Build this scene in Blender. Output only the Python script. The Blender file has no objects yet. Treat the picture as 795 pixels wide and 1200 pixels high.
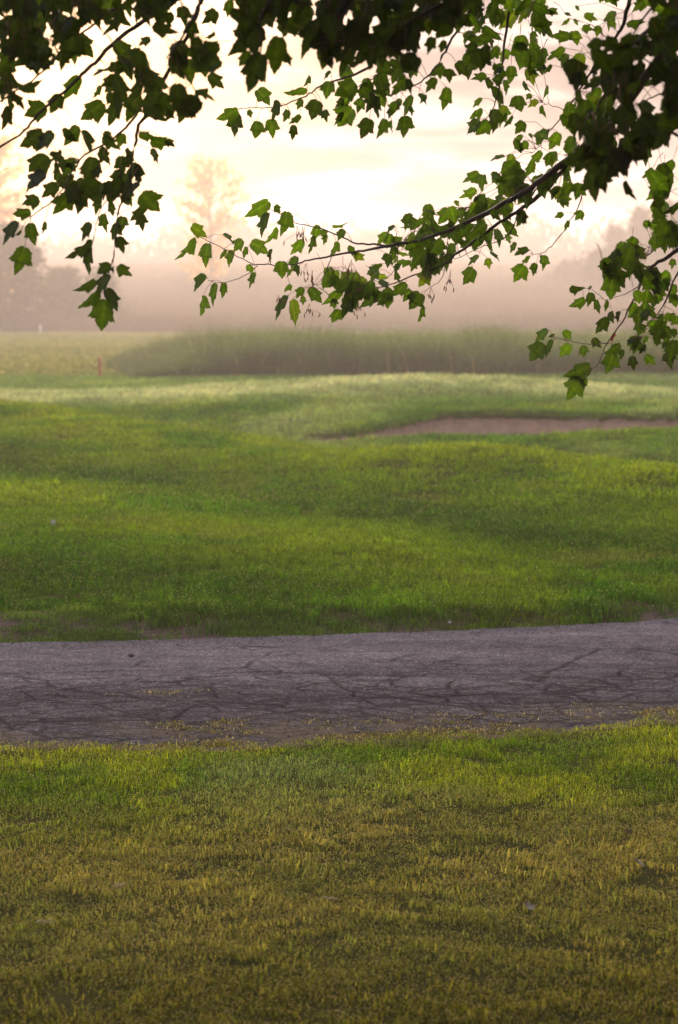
import bpy, math, random
import numpy as np
from mathutils import Vector

random.seed(7)
rng = np.random.default_rng(11)
scene = bpy.context.scene
COL = scene.collection

# ------------------------------------------------------------------ camera
CAM_Z = 1.6
F = 1200 * 85 / 36.0                      # focal length in photograph pixels
PITCH = math.atan(240 / F)
cp, sp = math.cos(PITCH), math.sin(PITCH)
cam_data = bpy.data.cameras.new('camera')
cam_data.lens = 85
cam_data.sensor_fit = 'VERTICAL'
cam_data.sensor_height = 36
cam_data.sensor_width = 24
cam_data.clip_start = 0.05
cam_data.clip_end = 5000
cam_data.dof.use_dof = True
cam_data.dof.focus_distance = 8.6
cam_data.dof.aperture_fstop = 4.8
cam_data.dof.aperture_blades = 7
cam = bpy.data.objects.new('camera', cam_data)
COL.objects.link(cam)
cam.location = (0, 0, CAM_Z)
cam.rotation_euler = (math.pi / 2 - PITCH, 0, 0)
scene.camera = cam


def ray(px, py):
    a = (px - 397.5) / F
    b = -(py - 600) / F
    return Vector((a, cp + b * sp, -sp + b * cp))


def at(px, py, Y):
    r = ray(px, py)
    return Vector((0, 0, CAM_Z)) + r * (Y / r.y)


# ------------------------------------------------------------------ noise and terrain
def _hash(i, j, s):
    v = np.sin(i * 127.1 + j * 311.7 + s * 74.7) * 43758.5453
    return v - np.floor(v)


def vnoise(x, y, s=0):
    x = np.asarray(x, float); y = np.asarray(y, float)
    i = np.floor(x); j = np.floor(y)
    u = x - i; v = y - j
    u = u * u * (3 - 2 * u); v = v * v * (3 - 2 * v)
    a = _hash(i, j, s); b = _hash(i + 1, j, s); c = _hash(i, j + 1, s); d = _hash(i + 1, j + 1, s)
    return (a * (1 - u) + b * u) * (1 - v) + (c * (1 - u) + d * u) * v


def fbm(x, y, s=0, o=4):
    t = 0; amp = 0.5; tot = 0
    for k in range(o):
        t = t + amp * vnoise(np.asarray(x) * 2 ** k + 13.7 * k, np.asarray(y) * 2 ** k + 5.1 * k, s + k)
        tot += amp; amp *= 0.5
    return t / tot


def sstep(a, b, x):
    t = np.clip((x - a) / (b - a), 0, 1)
    return t * t * (3 - 2 * t)


def ext(x, c0, c1, c2, lim):
    xc = np.clip(x, -lim, lim)
    return c0 + c1 * xc + c2 * xc * xc + (x - xc) * (c1 + 2 * c2 * xc)


def near_edge(x):
    return ext(np.asarray(x, float), 8.86, 0.205, 0.03, 4) + 0.10 * (fbm(np.asarray(x) * 1.7, 0 * np.asarray(x), 3) - .5) + 0.10 * (fbm(np.asarray(x) * 7, 0 * np.asarray(x), 4) - .5)


def far_edge(x):
    return ext(np.asarray(x, float), 11.77, 0.245, 0.05, 4) + 0.10 * (fbm(np.asarray(x) * 1.9, 0 * np.asarray(x), 9) - .5) + 0.07 * (fbm(np.asarray(x) * 8, 0 * np.asarray(x), 10) - .5)


def bunker_mask(x, y):
    """1 in the middle of the sand, 0 outside."""
    x = np.asarray(x, float)
    wob = 0.5 * (fbm(x * .6, 0 * x, 21) - .5)
    front = 33.6 - 1.5 * sstep(0.2, 2.6, x) + 0.5 * sstep(3.5, 8, x) + wob
    back = 34.6 + 2.0 * sstep(-0.1, 1.8, x) - 0.45 * sstep(3, 7, x) + wob * .6
    endl = sstep(-.7, .35, x)
    endr = 1 - sstep(11.0, 12.5, x)
    m = sstep(0, .75, y - front) * sstep(0, .2, back - y) * endl * endr
    return m


def height(x, y):
    x = np.asarray(x, float); y = np.asarray(y, float)
    z = 0.015 + 0.05 * (fbm(x * .8, y * .8, 5) - .5) + 0.05 * (fbm(x * .25, y * .25, 6) - .5)
    n = near_edge(x); f = far_edge(x)
    s = y - f
    z = z + 0.055 * sstep(0.10, .42, s) + 0.10 * sstep(.4, 4.5, s)
    # carved bed of the path
    bed = sstep(-.06, .10, y - n) * (1 - sstep(-.06, .14, s))
    z = z * (1 - bed) - 0.05 * bed
    z = z - .03 * sstep(-.02, .06, s) * (1 - sstep(.1, .3, s))
    # oblique low ridge across the rough
    dx, dy = 7.2, -11.3; L = math.hypot(dx, dy)
    d = ((x + 4.4) * (-dy) + (y - 31.0) * dx) / L
    w = sstep(14, 18, y) * (1 - sstep(34, 40, y))
    z = z + 00.36 * np.exp(-(d / 1.9) ** 2) * w - 0.30 * np.exp(-((d - 3.6) / 1.9) ** 2) * w
    z = z + 0.75 * (fbm(x * .16, y * .16, 31, 3) - .5) * sstep(13, 22, y) * (1 - .75 * sstep(30, 33, y)) - 0.24 * sstep(14, 31, y)
    # mound behind the bunker
    sy = np.where(y < 44, 4.6, 4.5)
    z = z + 0.40 * np.exp(-((x - 1.6) / 4.3) ** 2) * np.exp(-((y - 44) / sy) ** 2)
    z = z + 0.10 * np.exp(-((x + 5.5) / 3.5) ** 2) * np.exp(-((y - 43) / 4) ** 2)
    z = z - 0.36 * bunker_mask(x, y) + 0.06 * np.exp(-((x - 1.2) / 2.2) ** 2) * np.exp(-((y - 31.2) / 1.1) ** 2)
    z = z + 0.06 * np.exp(-((y - 37.0) / .8) ** 2) * sstep(-.5, 1.5, x)
    # fairway rising beyond
    z = z - .45 * np.clip((y - 60) / 150, 0, 1) + 7.2 * sstep(215, 560, y)
    return z


def hz(x, y):
    return float(height(np.array([x]), np.array([y]))[0])


# ------------------------------------------------------------------ object helpers
def mesh_obj(name, verts, faces, mats, parent=None, mat_idx=None, smooth=False):
    me = bpy.data.meshes.new(name)
    verts = np.asarray(verts, dtype=np.float32)
    if isinstance(faces, np.ndarray):
        nf, k = faces.shape
        me.vertices.add(len(verts)); me.vertices.foreach_set('co', verts.ravel())
        me.loops.add(nf * k); me.loops.foreach_set('vertex_index', faces.astype(np.int32).ravel())
        me.polygons.add(nf)
        me.polygons.foreach_set('loop_start', np.arange(0, nf * k, k, dtype=np.int32))
        me.polygons.foreach_set('loop_total', np.full(nf, k, dtype=np.int32))
    else:
        me.from_pydata([tuple(v) for v in verts], [], faces)
    for m in (mats if isinstance(mats, (list, tuple)) else [mats]):
        me.materials.append(m)
    if mat_idx is not None:
        me.polygons.foreach_set('material_index', np.asarray(mat_idx, dtype=np.int32))
    if smooth:
        me.polygons.foreach_set('use_smooth', np.ones(len(me.polygons), dtype=bool))
    me.update(calc_edges=True)
    me.validate()
    o = bpy.data.objects.new(name, me)
    COL.objects.link(o)
    if parent is not None:
        o.parent = parent
    return o


def tag(o, label=None, category=None, group=None, kind=None):
    if label: o['label'] = label
    if category: o['category'] = category
    if group: o['group'] = group
    if kind: o['kind'] = kind
    return o


def empty(name, loc):
    o = bpy.data.objects.new(name, None)
    COL.objects.link(o)
    o.location = loc
    return o


class Geo:
    """collects vertices and faces (lists) for one mesh"""
    def __init__(self):
        self.v = []; self.f = []; self.m = []

    def add(self, verts, faces, mi=0):
        b = len(self.v)
        self.v.extend([tuple(p) for p in verts])
        for q in faces:
            self.f.append([b + i for i in q]); self.m.append(mi)

    def tube(self, pts, radii, n=6, mi=0):
        pts = [Vector(p) for p in pts]
        rings = []
        up = Vector((0.13, 0.2, 1)).normalized()
        for i, p in enumerate(pts):
            a = pts[max(i - 1, 0)]; b = pts[min(i + 1, len(pts) - 1)]
            t = (b - a)
            if t.length < 1e-7: t = Vector((0, 0, 1))
            t.normalize()
            e = t.cross(up)
            if e.length < 1e-3: e = t.cross(Vector((1, 0, 0)))
            e.normalize(); g = t.cross(e)
            rings.append([p + (e * math.cos(2 * math.pi * k / n) + g * math.sin(2 * math.pi * k / n)) * radii[i] for k in range(n)])
        vs = [v for r in rings for v in r]
        fs = []
        for i in range(len(pts) - 1):
            for k in range(n):
                fs.append((i * n + k, i * n + (k + 1) % n, (i + 1) * n + (k + 1) % n, (i + 1) * n + k))
        fs.append(tuple(range(n - 1, -1, -1))); fs.append(tuple((len(pts) - 1) * n + k for k in range(n)))
        self.add(vs, fs, mi)

    def build(self, name, mats, parent=None, smooth=False):
        return mesh_obj(name, self.v, self.f, mats, parent, self.m, smooth)


def spline(pts, sub=5):
    """Catmull-Rom through points (tuples of any length)"""
    P = [np.array(p, float) for p in pts]
    P = [2 * P[0] - P[1]] + P + [2 * P[-1] - P[-2]]
    out = []
    for i in range(1, len(P) - 2):
        for k in range(sub):
            t = k / sub
            a, b, c, d = P[i - 1], P[i], P[i + 1], P[i + 2]
            out.append(0.5 * ((2 * b) + (c - a) * t + (2 * a - 5 * b + 4 * c - d) * t * t + (3 * b - a - 3 * c + d) * t ** 3))
    out.append(P[-2])
    return out


# ------------------------------------------------------------------ materials
def new_mat(name):
    m = bpy.data.materials.new(name); m.use_nodes = True
    nt = m.node_tree
    for n in list(nt.nodes): nt.nodes.remove(n)
    out = nt.nodes.new('ShaderNodeOutputMaterial')
    return m, nt, out


def N(nt, kind, **kw):
    n = nt.nodes.new(kind)
    for k, v in kw.items():
        if k.startswith('i_'):
            n.inputs[k[2:].replace('_', ' ')].default_value = v
        else:
            setattr(n, k, v)
    return n


def ramp(nt, src, stops):
    r = nt.nodes.new('ShaderNodeValToRGB')
    e = r.color_ramp.elements
    e[0].position, e[0].color = stops[0][0], (*stops[0][1], 1) if len(stops[0][1]) == 3 else stops[0][1]
    e[1].position, e[1].color = stops[-1][0], (*stops[-1][1], 1)
    for p, c in stops[1:-1]:
        x = e.new(p); x.color = (*c, 1)
    nt.links.new(src, r.inputs[0])
    return r.outputs[0]


def math_node(nt, op, a, b=None, c=None):
    n = nt.nodes.new('ShaderNodeMath'); n.operation = op
    for i, v in enumerate((a, b, c)):
        if v is None: continue
        if isinstance(v, (int, float)): n.inputs[i].default_value = v
        else: nt.links.new(v, n.inputs[i])
    return n.outputs[0]


def mix_rgb(nt, fac, a, b, mode='MIX'):
    n = nt.nodes.new('ShaderNodeMix'); n.data_type = 'RGBA'; n.blend_type = mode
    for sock, v in ((n.inputs[0], fac), (n.inputs[6], a), (n.inputs[7], b)):
        if isinstance(v, (int, float)): sock.default_value = v
        elif isinstance(v, tuple): sock.default_value = (*v, 1) if len(v) == 3 else v
        else: nt.links.new(v, sock)
    return n.outputs[2]


def noise(nt, vec, scale, detail=4, rough=.55, dist=0):
    n = nt.nodes.new('ShaderNodeTexNoise')
    n.inputs['Scale'].default_value = scale; n.inputs['Detail'].default_value = detail
    n.inputs['Roughness'].default_value = rough; n.inputs['Distortion'].default_value = dist
    if vec is not None: nt.links.new(vec, n.inputs['Vector'])
    return n.outputs['Fac']


def leafy_shader(nt, out, col, transl_col, tw=.4, gloss=.05, rough=.4):
    d = nt.nodes.new('ShaderNodeBsdfDiffuse'); t = nt.nodes.new('ShaderNodeBsdfTranslucent')
    nt.links.new(col, d.inputs[0]); nt.links.new(transl_col, t.inputs[0])
    mx = nt.nodes.new('ShaderNodeMixShader'); mx.inputs[0].default_value = tw
    nt.links.new(d.outputs[0], mx.inputs[1]); nt.links.new(t.outputs[0], mx.inputs[2])
    g = nt.nodes.new('ShaderNodeBsdfGlossy'); g.inputs['Roughness'].default_value = rough
    m2 = nt.nodes.new('ShaderNodeMixShader'); m2.inputs[0].default_value = gloss
    nt.links.new(mx.outputs[0], m2.inputs[1]); nt.links.new(g.outputs[0], m2.inputs[2])
    nt.links.new(m2.outputs[0], out.inputs['Surface'])


def grass_material(name, tw=.45, gloss=.0, k1=1.9, k0=.22):
    m, nt, out = new_mat(name)
    a = N(nt, 'ShaderNodeAttribute', attribute_name='tint', attribute_type='INSTANCER')
    b = N(nt, 'ShaderNodeAttribute', attribute_name='blade', attribute_type='GEOMETRY')
    sep = nt.nodes.new('ShaderNodeSeparateColor'); nt.links.new(b.outputs['Color'], sep.inputs[0])
    k = math_node(nt, 'MULTIPLY_ADD', sep.outputs[0], k1, k0)
    comb = nt.nodes.new('ShaderNodeCombineColor')
    for i in range(3): nt.links.new(k, comb.inputs[i])
    c1 = mix_rgb(nt, 1.0, a.outputs['Color'], comb.outputs[0], 'MULTIPLY')
    hue = ramp(nt, sep.outputs[1], [(0, (.72, .98, .8)), (.5, (1, 1, 1)), (1, (1.16, 1.04, 1.0))])
    c1 = mix_rgb(nt, 1.0, c1, hue, 'MULTIPLY')
    c2 = mix_rgb(nt, sep.outputs[2], c1, (0.60, 0.54, 0.33))      # dry straw blades
    tr = mix_rgb(nt, 1.0, c2, (1.5, 1.35, .6), 'MULTIPLY')
    leafy_shader(nt, out, c2, tr, tw, gloss, .35)
    return m


M_GRASS = grass_material('grass_blades')
M_REED = grass_material('reed_stems', .45, .0, .5, .75)

# maple leaf
def maple_material():
    m, nt, out = new_mat('maple_leaf')
    tc = nt.nodes.new('ShaderNodeTexCoord')
    a = N(nt, 'ShaderNodeAttribute', attribute_name='leaf', attribute_type='GEOMETRY')
    sep = nt.nodes.new('ShaderNodeSeparateColor'); nt.links.new(a.outputs['Color'], sep.inputs[0])
    nz = noise(nt, tc.outputs['Object'], 90, 3)
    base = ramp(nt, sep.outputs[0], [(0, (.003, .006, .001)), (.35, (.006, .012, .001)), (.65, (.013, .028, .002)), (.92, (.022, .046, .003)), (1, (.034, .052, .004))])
    # veins: pale lines along the midrib and the lobe ribs (blue channel)
    vein = ramp(nt, sep.outputs[2], [(0, (1.0, 1.0, 1.0)), (.78, (1.05, 1.05, 1)), (1, (1.8, 1.7, 1.6))])
    c = mix_rgb(nt, 1.0, base, vein, 'MULTIPLY')
    nzc = ramp(nt, nz, [(.3, (.75, .75, .75)), (.7, (1.2, 1.2, 1.2))])
    c = mix_rgb(nt, 1.0, c, nzc, 'MULTIPLY')
    tr = mix_rgb(nt, 1.0, c, (4.5, 4.2, 1.1), 'MULTIPLY')
    leafy_shader(nt, out, c, tr, .5, .014, .33)
    return m


M_LEAF = maple_material()


def plain(name, col, rough=.8, var=.3, scale=20, bump=.2, spec=.3):
    m, nt, out = new_mat(name)
    tc = nt.nodes.new('ShaderNodeTexCoord')
    nz = noise(nt, tc.outputs['Object'], scale, 6, .6)
    lo = tuple(c * (1 - var) for c in col); hi = tuple(min(c * (1 + var), 1) for c in col)
    c = ramp(nt, nz, [(.3, lo), (.7, hi)])
    p = nt.nodes.new('ShaderNodeBsdfPrincipled')
    p.inputs['Roughness'].default_value = rough
    p.inputs['Specular IOR Level'].default_value = spec
    nt.links.new(c, p.inputs['Base Color'])
    if bump:
        bm = nt.nodes.new('ShaderNodeBump'); bm.inputs['Strength'].default_value = bump; bm.inputs['Distance'].default_value = .01
        nt.links.new(nz, bm.inputs['Height']); nt.links.new(bm.outputs[0], p.inputs['Normal'])
    nt.links.new(p.outputs[0], out.inputs['Surface'])
    return m


M_TWIG = plain('twig_bark', (.030, .015, .014), .75, .35, 60)
M_BARK = plain('maple_bark', (.12, .10, .085), .9, .5, 14, .8)
M_PETIOLE = plain('petiole_red', (.13, .045, .03), .6, .3, 40, 0)
M_SEED = plain('dry_maple_keys', (.16, .06, .035), .7, .4, 80, 0)
M_BUD = plain('red_bud', (.55, .06, .04), .5, .2, 80, 0)
M_FARBARK = plain('grey_bark', (.10, .085, .07), .9, .3, 3, 0)


def far_leaf_material(name, lo, hi, tr, tw=.45):
    m, nt, out = new_mat(name)
    a = N(nt, 'ShaderNodeAttribute', attribute_name='leaf', attribute_type='GEOMETRY')
    sep = nt.nodes.new('ShaderNodeSeparateColor'); nt.links.new(a.outputs['Color'], sep.inputs[0])
    c = ramp(nt, sep.outputs[0], [(0, lo), (1, hi)])
    t = mix_rgb(nt, 1.0, c, tr, 'MULTIPLY')
    leafy_shader(nt, out, c, t, tw, .004, .5)
    return m


M_FLEAF_GREEN = far_leaf_material('bush_leaves', (.030, .034, .012), (.062, .066, .024), (1.6, 1.5, .7), .3)
M_FLEAF_WARM = far_leaf_material('thin_tree_leaves', (.15, .115, .016), (.25, .19, .03), (4.2, 2.9, .9), .68)

# ground: thatch, soil, mown fairway
def ground_material():
    m, nt, out = new_mat('lawn_soil')
    geo = nt.nodes.new('ShaderNodeNewGeometry')
    pos = geo.outputs['Position']
    sep = nt.nodes.new('ShaderNodeSeparateXYZ'); nt.links.new(pos, sep.inputs[0])
    fine = noise(nt, pos, 60, 5, .65)
    mid = noise(nt, pos, 5, 5, .6)
    big = noise(nt, pos, .25, 4, .55)
    soil = ramp(nt, fine, [(.25, (.055, .038, .030)), (.5, (.105, .074, .058)), (.75, (.17, .125, .10))])
    thatch = ramp(nt, mid, [(.3, (.035, .040, .012)), (.7, (.075, .068, .022))])
    at_ = N(nt, 'ShaderNodeAttribute', attribute_name='bare', attribute_type='GEOMETRY')
    c = mix_rgb(nt, at_.outputs['Fac'], thatch, soil)
    fair = ramp(nt, mix_rgb(nt, .5, big, fine), [(.36, (.085, .115, .032)), (.5, (.12, .14, .045)), (.64, (.16, .16, .065))])
    fmask = nt.nodes.new('ShaderNodeMapRange'); fmask.inputs[1].default_value = 52; fmask.inputs[2].default_value = 57
    nt.links.new(sep.outputs[1], fmask.inputs[0])
    c = mix_rgb(nt, fmask.outputs[0], c, fair)
    p = nt.nodes.new('ShaderNodeBsdfPrincipled'); p.inputs['Roughness'].default_value = .95
    p.inputs['Specular IOR Level'].default_value = .0
    nt.links.new(c, p.inputs['Base Color'])
    b = nt.nodes.new('ShaderNodeBump'); b.inputs['Strength'].default_value = .8; b.inputs['Distance'].default_value = .02
    nt.links.new(fine, b.inputs['Height']); nt.links.new(b.outputs[0], p.inputs['Normal'])
    nt.links.new(p.outputs[0], out.inputs['Surface'])
    return m


def asphalt_material():
    m, nt, out = new_mat('cracked_asphalt')
    geo = nt.nodes.new('ShaderNodeNewGeometry'); pos = geo.outputs['Position']
    a = N(nt, 'ShaderNodeAttribute', attribute_name='across', attribute_type='GEOMETRY')   # 0 near edge .. 1 far edge
    t = a.outputs['Fac']
    agg = N(nt, 'ShaderNodeTexVoronoi', feature='F1'); agg.inputs['Scale'].default_value = 115
    nt.links.new(pos, agg.inputs['Vector'])
    grains = nt.nodes.new('ShaderNodeSeparateColor'); nt.links.new(agg.outputs['Color'], grains.inputs[0])
    fine = noise(nt, pos, 140, 3, .7)
    mid = noise(nt, pos, 7, 6, .65)
    streak_map = nt.nodes.new('ShaderNodeMapping'); streak_map.inputs['Scale'].default_value = (.35, 2.2, 1)
    nt.links.new(pos, streak_map.inputs['Vector'])
    streak = noise(nt, streak_map.outputs[0], 1.1, 5, .6)
    base = ramp(nt, streak, [(.32, (.068, .061, .066)), (.5, (.094, .084, .089)), (.68, (.126, .113, .117))])
    gr = ramp(nt, grains.outputs[0], [(0, (.50, .50, .51)), (.5, (.92, .92, .92)), (.85, (1.25, 1.23, 1.22)), (1, (2.4, 2.3, 2.25))])
    c = mix_rgb(nt, .9, base, gr, 'MULTIPLY')
    md = ramp(nt, mid, [(.3, (.72, .72, .74)), (.7, (1.25, 1.22, 1.18))])
    c = mix_rgb(nt, 1.0, c, md, 'MULTIPLY')
    # crack network, dense along the near side, thin towards the far edge
    warp = nt.nodes.new('ShaderNodeTexNoise'); warp.inputs['Scale'].default_value = 4; warp.inputs['Detail'].default_value = 4
    nt.links.new(pos, warp.inputs['Vector'])
    va = nt.nodes.new('ShaderNodeVectorMath'); va.operation = 'MULTIPLY_ADD'
    va.inputs[1].default_value = (.10, .10, 0); nt.links.new(warp.outputs['Color'], va.inputs[0]); nt.links.new(pos, va.inputs[2])
    def cracks(scale, width, thresh_lo, thresh_hi, seed):
        mp = nt.nodes.new('ShaderNodeMapping'); mp.inputs['Location'].default_value = (seed, seed * .7, 0); mp.inputs['Scale'].default_value = (.62, 1.0, .001)
        nt.links.new(va.outputs[0], mp.inputs['Vector'])
        v = N(nt, 'ShaderNodeTexVoronoi', feature='DISTANCE_TO_EDGE'); v.inputs['Scale'].default_value = scale
        nt.links.new(mp.outputs[0], v.inputs['Vector'])
        line = nt.nodes.new('ShaderNodeMapRange'); line.inputs[1].default_value = width * .25; line.inputs[2].default_value = width
        line.inputs[3].default_value = 1; line.inputs[4].default_value = 0
        nt.links.new(v.outputs['Distance'], line.inputs[0])
        g = noise(nt, pos, 1.9 + seed * .1, 3, .6)
        dens = nt.nodes.new('ShaderNodeMapRange'); dens.inputs[1].default_value = thresh_hi; dens.inputs[2].default_value = thresh_lo
        nt.links.new(t, dens.inputs[0])
        g2 = math_node(nt, 'ADD', g, math_node(nt, 'MULTIPLY', dens.outputs[0], .42))
        gm = nt.nodes.new('ShaderNodeMapRange'); gm.inputs[1].default_value = .55; gm.inputs[2].default_value = .68
        nt.links.new(g2, gm.inputs[0])
        return math_node(nt, 'MULTIPLY', line.outputs[0], gm.outputs[0])
    k1 = cracks(4.6, .045, .18, .62, 1.0)
    k2 = cracks(10, .072, .10, .56, 5.0)
    k3 = cracks(1.3, .012, .3, .9, 9.0)
    crack = math_node(nt, 'MAXIMUM', math_node(nt, 'MAXIMUM', k1, math_node(nt, 'MULTIPLY', k2, .8)), k3)
    c = mix_rgb(nt, math_node(nt, 'MULTIPLY', crack, .66), c, (.008, .007, .008))
    wear = nt.nodes.new('ShaderNodeMapRange'); wear.inputs[1].default_value = .36; wear.inputs[2].default_value = .62
    wear.inputs[3].default_value = .74; wear.inputs[4].default_value = 1.08
    nt.links.new(math_node(nt, 'ADD', t, math_node(nt, 'MULTIPLY_ADD', mid, .3, -.15)), wear.inputs[0])
    wc = nt.nodes.new('ShaderNodeCombineColor')
    for i in range(3): nt.links.new(wear.outputs[0], wc.inputs[i])
    c = mix_rgb(nt, 1.0, c, wc.outputs[0], 'MULTIPLY')
    # dust and dirt washed onto both edges
    e1 = nt.nodes.new('ShaderNodeMapRange'); e1.inputs[1].default_value = .22; e1.inputs[2].default_value = 0.0
    nt.links.new(t, e1.inputs[0])
    dirt = noise(nt, pos, 3.2, 5, .7)
    dm = math_node(nt, 'MULTIPLY', e1.outputs[0], ramp(nt, dirt, [(.42, (0, 0, 0)), (.62, (1, 1, 1))]))
    c = mix_rgb(nt, math_node(nt, 'MULTIPLY', dm, .75), c, (.14, .105, .06))
    p = nt.nodes.new('ShaderNodeBsdfPrincipled'); p.inputs['Roughness'].default_value = .9
    p.inputs['Specular IOR Level'].default_value = .0
    nt.links.new(c, p.inputs['Base Color'])
    hgt = math_node(nt, 'SUBTRACT', math_node(nt, 'MULTIPLY_ADD', agg.outputs['Distance'], -.5, math_node(nt, 'MULTIPLY', mid, .25)), math_node(nt, 'MULTIPLY', crack, .5))
    b = nt.nodes.new('ShaderNodeBump'); b.inputs['Strength'].default_value = .6; b.inputs['Distance'].default_value = .006
    nt.links.new(hgt, b.inputs['Height']); nt.links.new(b.outputs[0], p.inputs['Normal'])
    nt.links.new(p.outputs[0], out.inputs['Surface'])
    return m


# ------------------------------------------------------------------ world, sun, haze
SUN_EL, SUN_AZ = math.radians(8.5), math.radians(-7.0)     # azimuth from +Y, positive to the right
world = bpy.data.worlds.new('World'); scene.world = world
world.use_nodes = True
wt = world.node_tree
for n in list(wt.nodes): wt.nodes.remove(n)
wout = wt.nodes.new('ShaderNodeOutputWorld')
bg = wt.nodes.new('ShaderNodeBackground'); bg.inputs['Strength'].default_value = 0.13
sky = wt.nodes.new('ShaderNodeTexSky'); sky.sky_type = 'NISHITA'; sky.sun_disc = False
sky.sun_elevation = SUN_EL; sky.sun_rotation = SUN_AZ
sky.air_density = 1.2; sky.dust_density = 2.5; sky.ozone_density = 1.0
tcw = wt.nodes.new('ShaderNodeTexCoord')
mpw = wt.nodes.new('ShaderNodeMapping'); mpw.inputs['Scale'].default_value = (3.2, 3.2, 15)
mpw.inputs['Location'].default_value = (.37, .2, .1)
wt.links.new(tcw.outputs['Generated'], mpw.inputs['Vector'])
cn = noise(wt, mpw.outputs[0], 1.5, 6, .55, .4)
cmask = ramp(wt, cn, [(.43, (0, 0, 0)), (.60, (1, 1, 1))])
cshade = noise(wt, mpw.outputs[0], 3.5, 5, .6)
chor = ramp(wt, cshade, [(.38, (.36, .31, .42)), (.48, (.85, .71, .82)), (.59, (3.3, 2.65, 2.35))])
sepw = wt.nodes.new('ShaderNodeSeparateXYZ'); wt.links.new(tcw.outputs['Generated'], sepw.inputs[0])
zen = wt.nodes.new('ShaderNodeMapRange'); zen.inputs[1].default_value = .14; zen.inputs[2].default_value = .7
wt.links.new(sepw.outputs[2], zen.inputs[0])
ccol = mix_rgb(wt, zen.outputs[0], chor, (4.8, 4.8, 5.7))
dotn = wt.nodes.new('ShaderNodeVectorMath'); dotn.operation = 'DOT_PRODUCT'
dotn.inputs[1].default_value = (math.sin(SUN_AZ) * math.cos(SUN_EL), math.cos(SUN_AZ) * math.cos(SUN_EL), math.sin(SUN_EL))
wt.links.new(tcw.outputs['Generated'], dotn.inputs[0])
thin = wt.nodes.new('ShaderNodeMapRange'); thin.inputs[1].default_value = math.cos(math.radians(2)); thin.inputs[2].default_value = math.cos(math.radians(9))
thin.inputs[3].default_value = .88; thin.inputs[4].default_value = 1.0
wt.links.new(dotn.outputs['Value'], thin.inputs[0])
cfac = math_node(wt, 'MULTIPLY', math_node(wt, 'MULTIPLY_ADD', cmask, .008, .985), thin.outputs[0])
skyp = mix_rgb(wt, 1.0, sky.outputs[0], (1.0, .90, .98), 'MULTIPLY')
wcol = mix_rgb(wt, cfac, skyp, ccol)
wt.links.new(wcol, bg.inputs['Color']); wt.links.new(bg.outputs[0], wout.inputs['Surface'])

sun_d = bpy.data.lights.new('sun', 'SUN')
sun_d.energy = 3.3; sun_d.angle = math.radians(22); sun_d.color = (1.0, .77, .54)
sun = bpy.data.objects.new('sun', sun_d); COL.objects.link(sun)
sdir = Vector((math.sin(SUN_AZ) * math.cos(SUN_EL), math.cos(SUN_AZ) * math.cos(SUN_EL), math.sin(SUN_EL)))
sun.rotation_euler = (-sdir).to_track_quat('-Z', 'Y').to_euler()
sun.location = sdir * 60

GX, GY0, GY1, TOP = 800.0, -60.0, 1250.0, 28.0
mh, nth, outh = new_mat('morning_mist')
pv = nth.nodes.new('ShaderNodeVolumePrincipled')
pv.inputs['Color'].default_value = (1.0, .90, .88, 1)
pv.inputs['Density'].default_value = 0.00125
pv.inputs['Anisotropy'].default_value = 0.44
nth.links.new(pv.outputs[0], outh.inputs['Volume'])
x0, x1, y0, y1, z0, z1 = -GX - 5, GX + 5, GY0 - 5, GY1 + 5, -2.0, TOP
hv = [(x, y, z) for z in (z0, z1) for y in (y0, y1) for x in (x0, x1)]
hf = [(0, 2, 3, 1), (4, 5, 7, 6), (0, 1, 5, 4), (2, 6, 7, 3), (0, 4, 6, 2), (1, 3, 7, 5)]
haze = mesh_obj('haze', hv, hf, mh)
tag(haze, 'warm morning mist lying over the golf course', 'mist', None, 'stuff')

# ------------------------------------------------------------------ ground, path, sand
def lines(segs):
    out = []
    for a, b, s in segs:
        out.extend(np.arange(a, b, s))
    return out


ys = np.array(lines([(-60, 0, 10), (0, 4.4, .4), (4.4, 8.4, .12), (8.4, 12.6, .04), (12.6, 20, .16), (20, 31, .25), (31, 38, .07), (38, 60, .3), (60, 320, 4), (320, 720, 12), (720, 1250, 30)]) + [GY1])
xh = lines([(0, 3, .08), (3, 10, .14), (10, 16, .8), (16, 60, 5), (60, GX, 40)]) + [GX]
xs = np.array(sorted(set([-v for v in xh] + xh)))
X, Y = np.meshgrid(xs, ys)
Z = height(X, Y) - 0.08 * sstep(.12, .40, bunker_mask(X, Y))
nx, ny = len(xs), len(ys)
idx = np.arange(nx * ny).reshape(ny, nx)
fc = np.stack([idx[:-1, :-1], idx[:-1, 1:], idx[1:, 1:], idx[1:, :-1]], -1).reshape(-1, 4)
ground = mesh_obj('ground', np.stack([X, Y, Z], -1).reshape(-1, 3), fc, ground_material(), smooth=True)
tag(ground, None, None, None, 'structure')


def soil_gap(x):
    """width of the bare strip between the path's far edge and the rough"""
    x = np.asarray(x, float)
    g = .05 + .48 * np.exp(-((x + 1.6) / .62) ** 2) + .15 * np.exp(-((x + .45) / .35) ** 2) + .32 * np.exp(-((x - 2.0) / .35) ** 2) + .14 * np.exp(-((x - .25) / .2) ** 2)
    return g + .16 * (fbm(x * 3, 0 * x, 40) - .5) + .14 * (fbm(x * 13, 0 * x, 41) - .5)


bare = ((Y > near_edge(X) - .12) & (Y < far_edge(X) + soil_gap(X) + .05)).astype(np.float32)
att = ground.data.attributes.new('bare', 'FLOAT', 'POINT'); att.data.foreach_set('value', bare.ravel())

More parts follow.
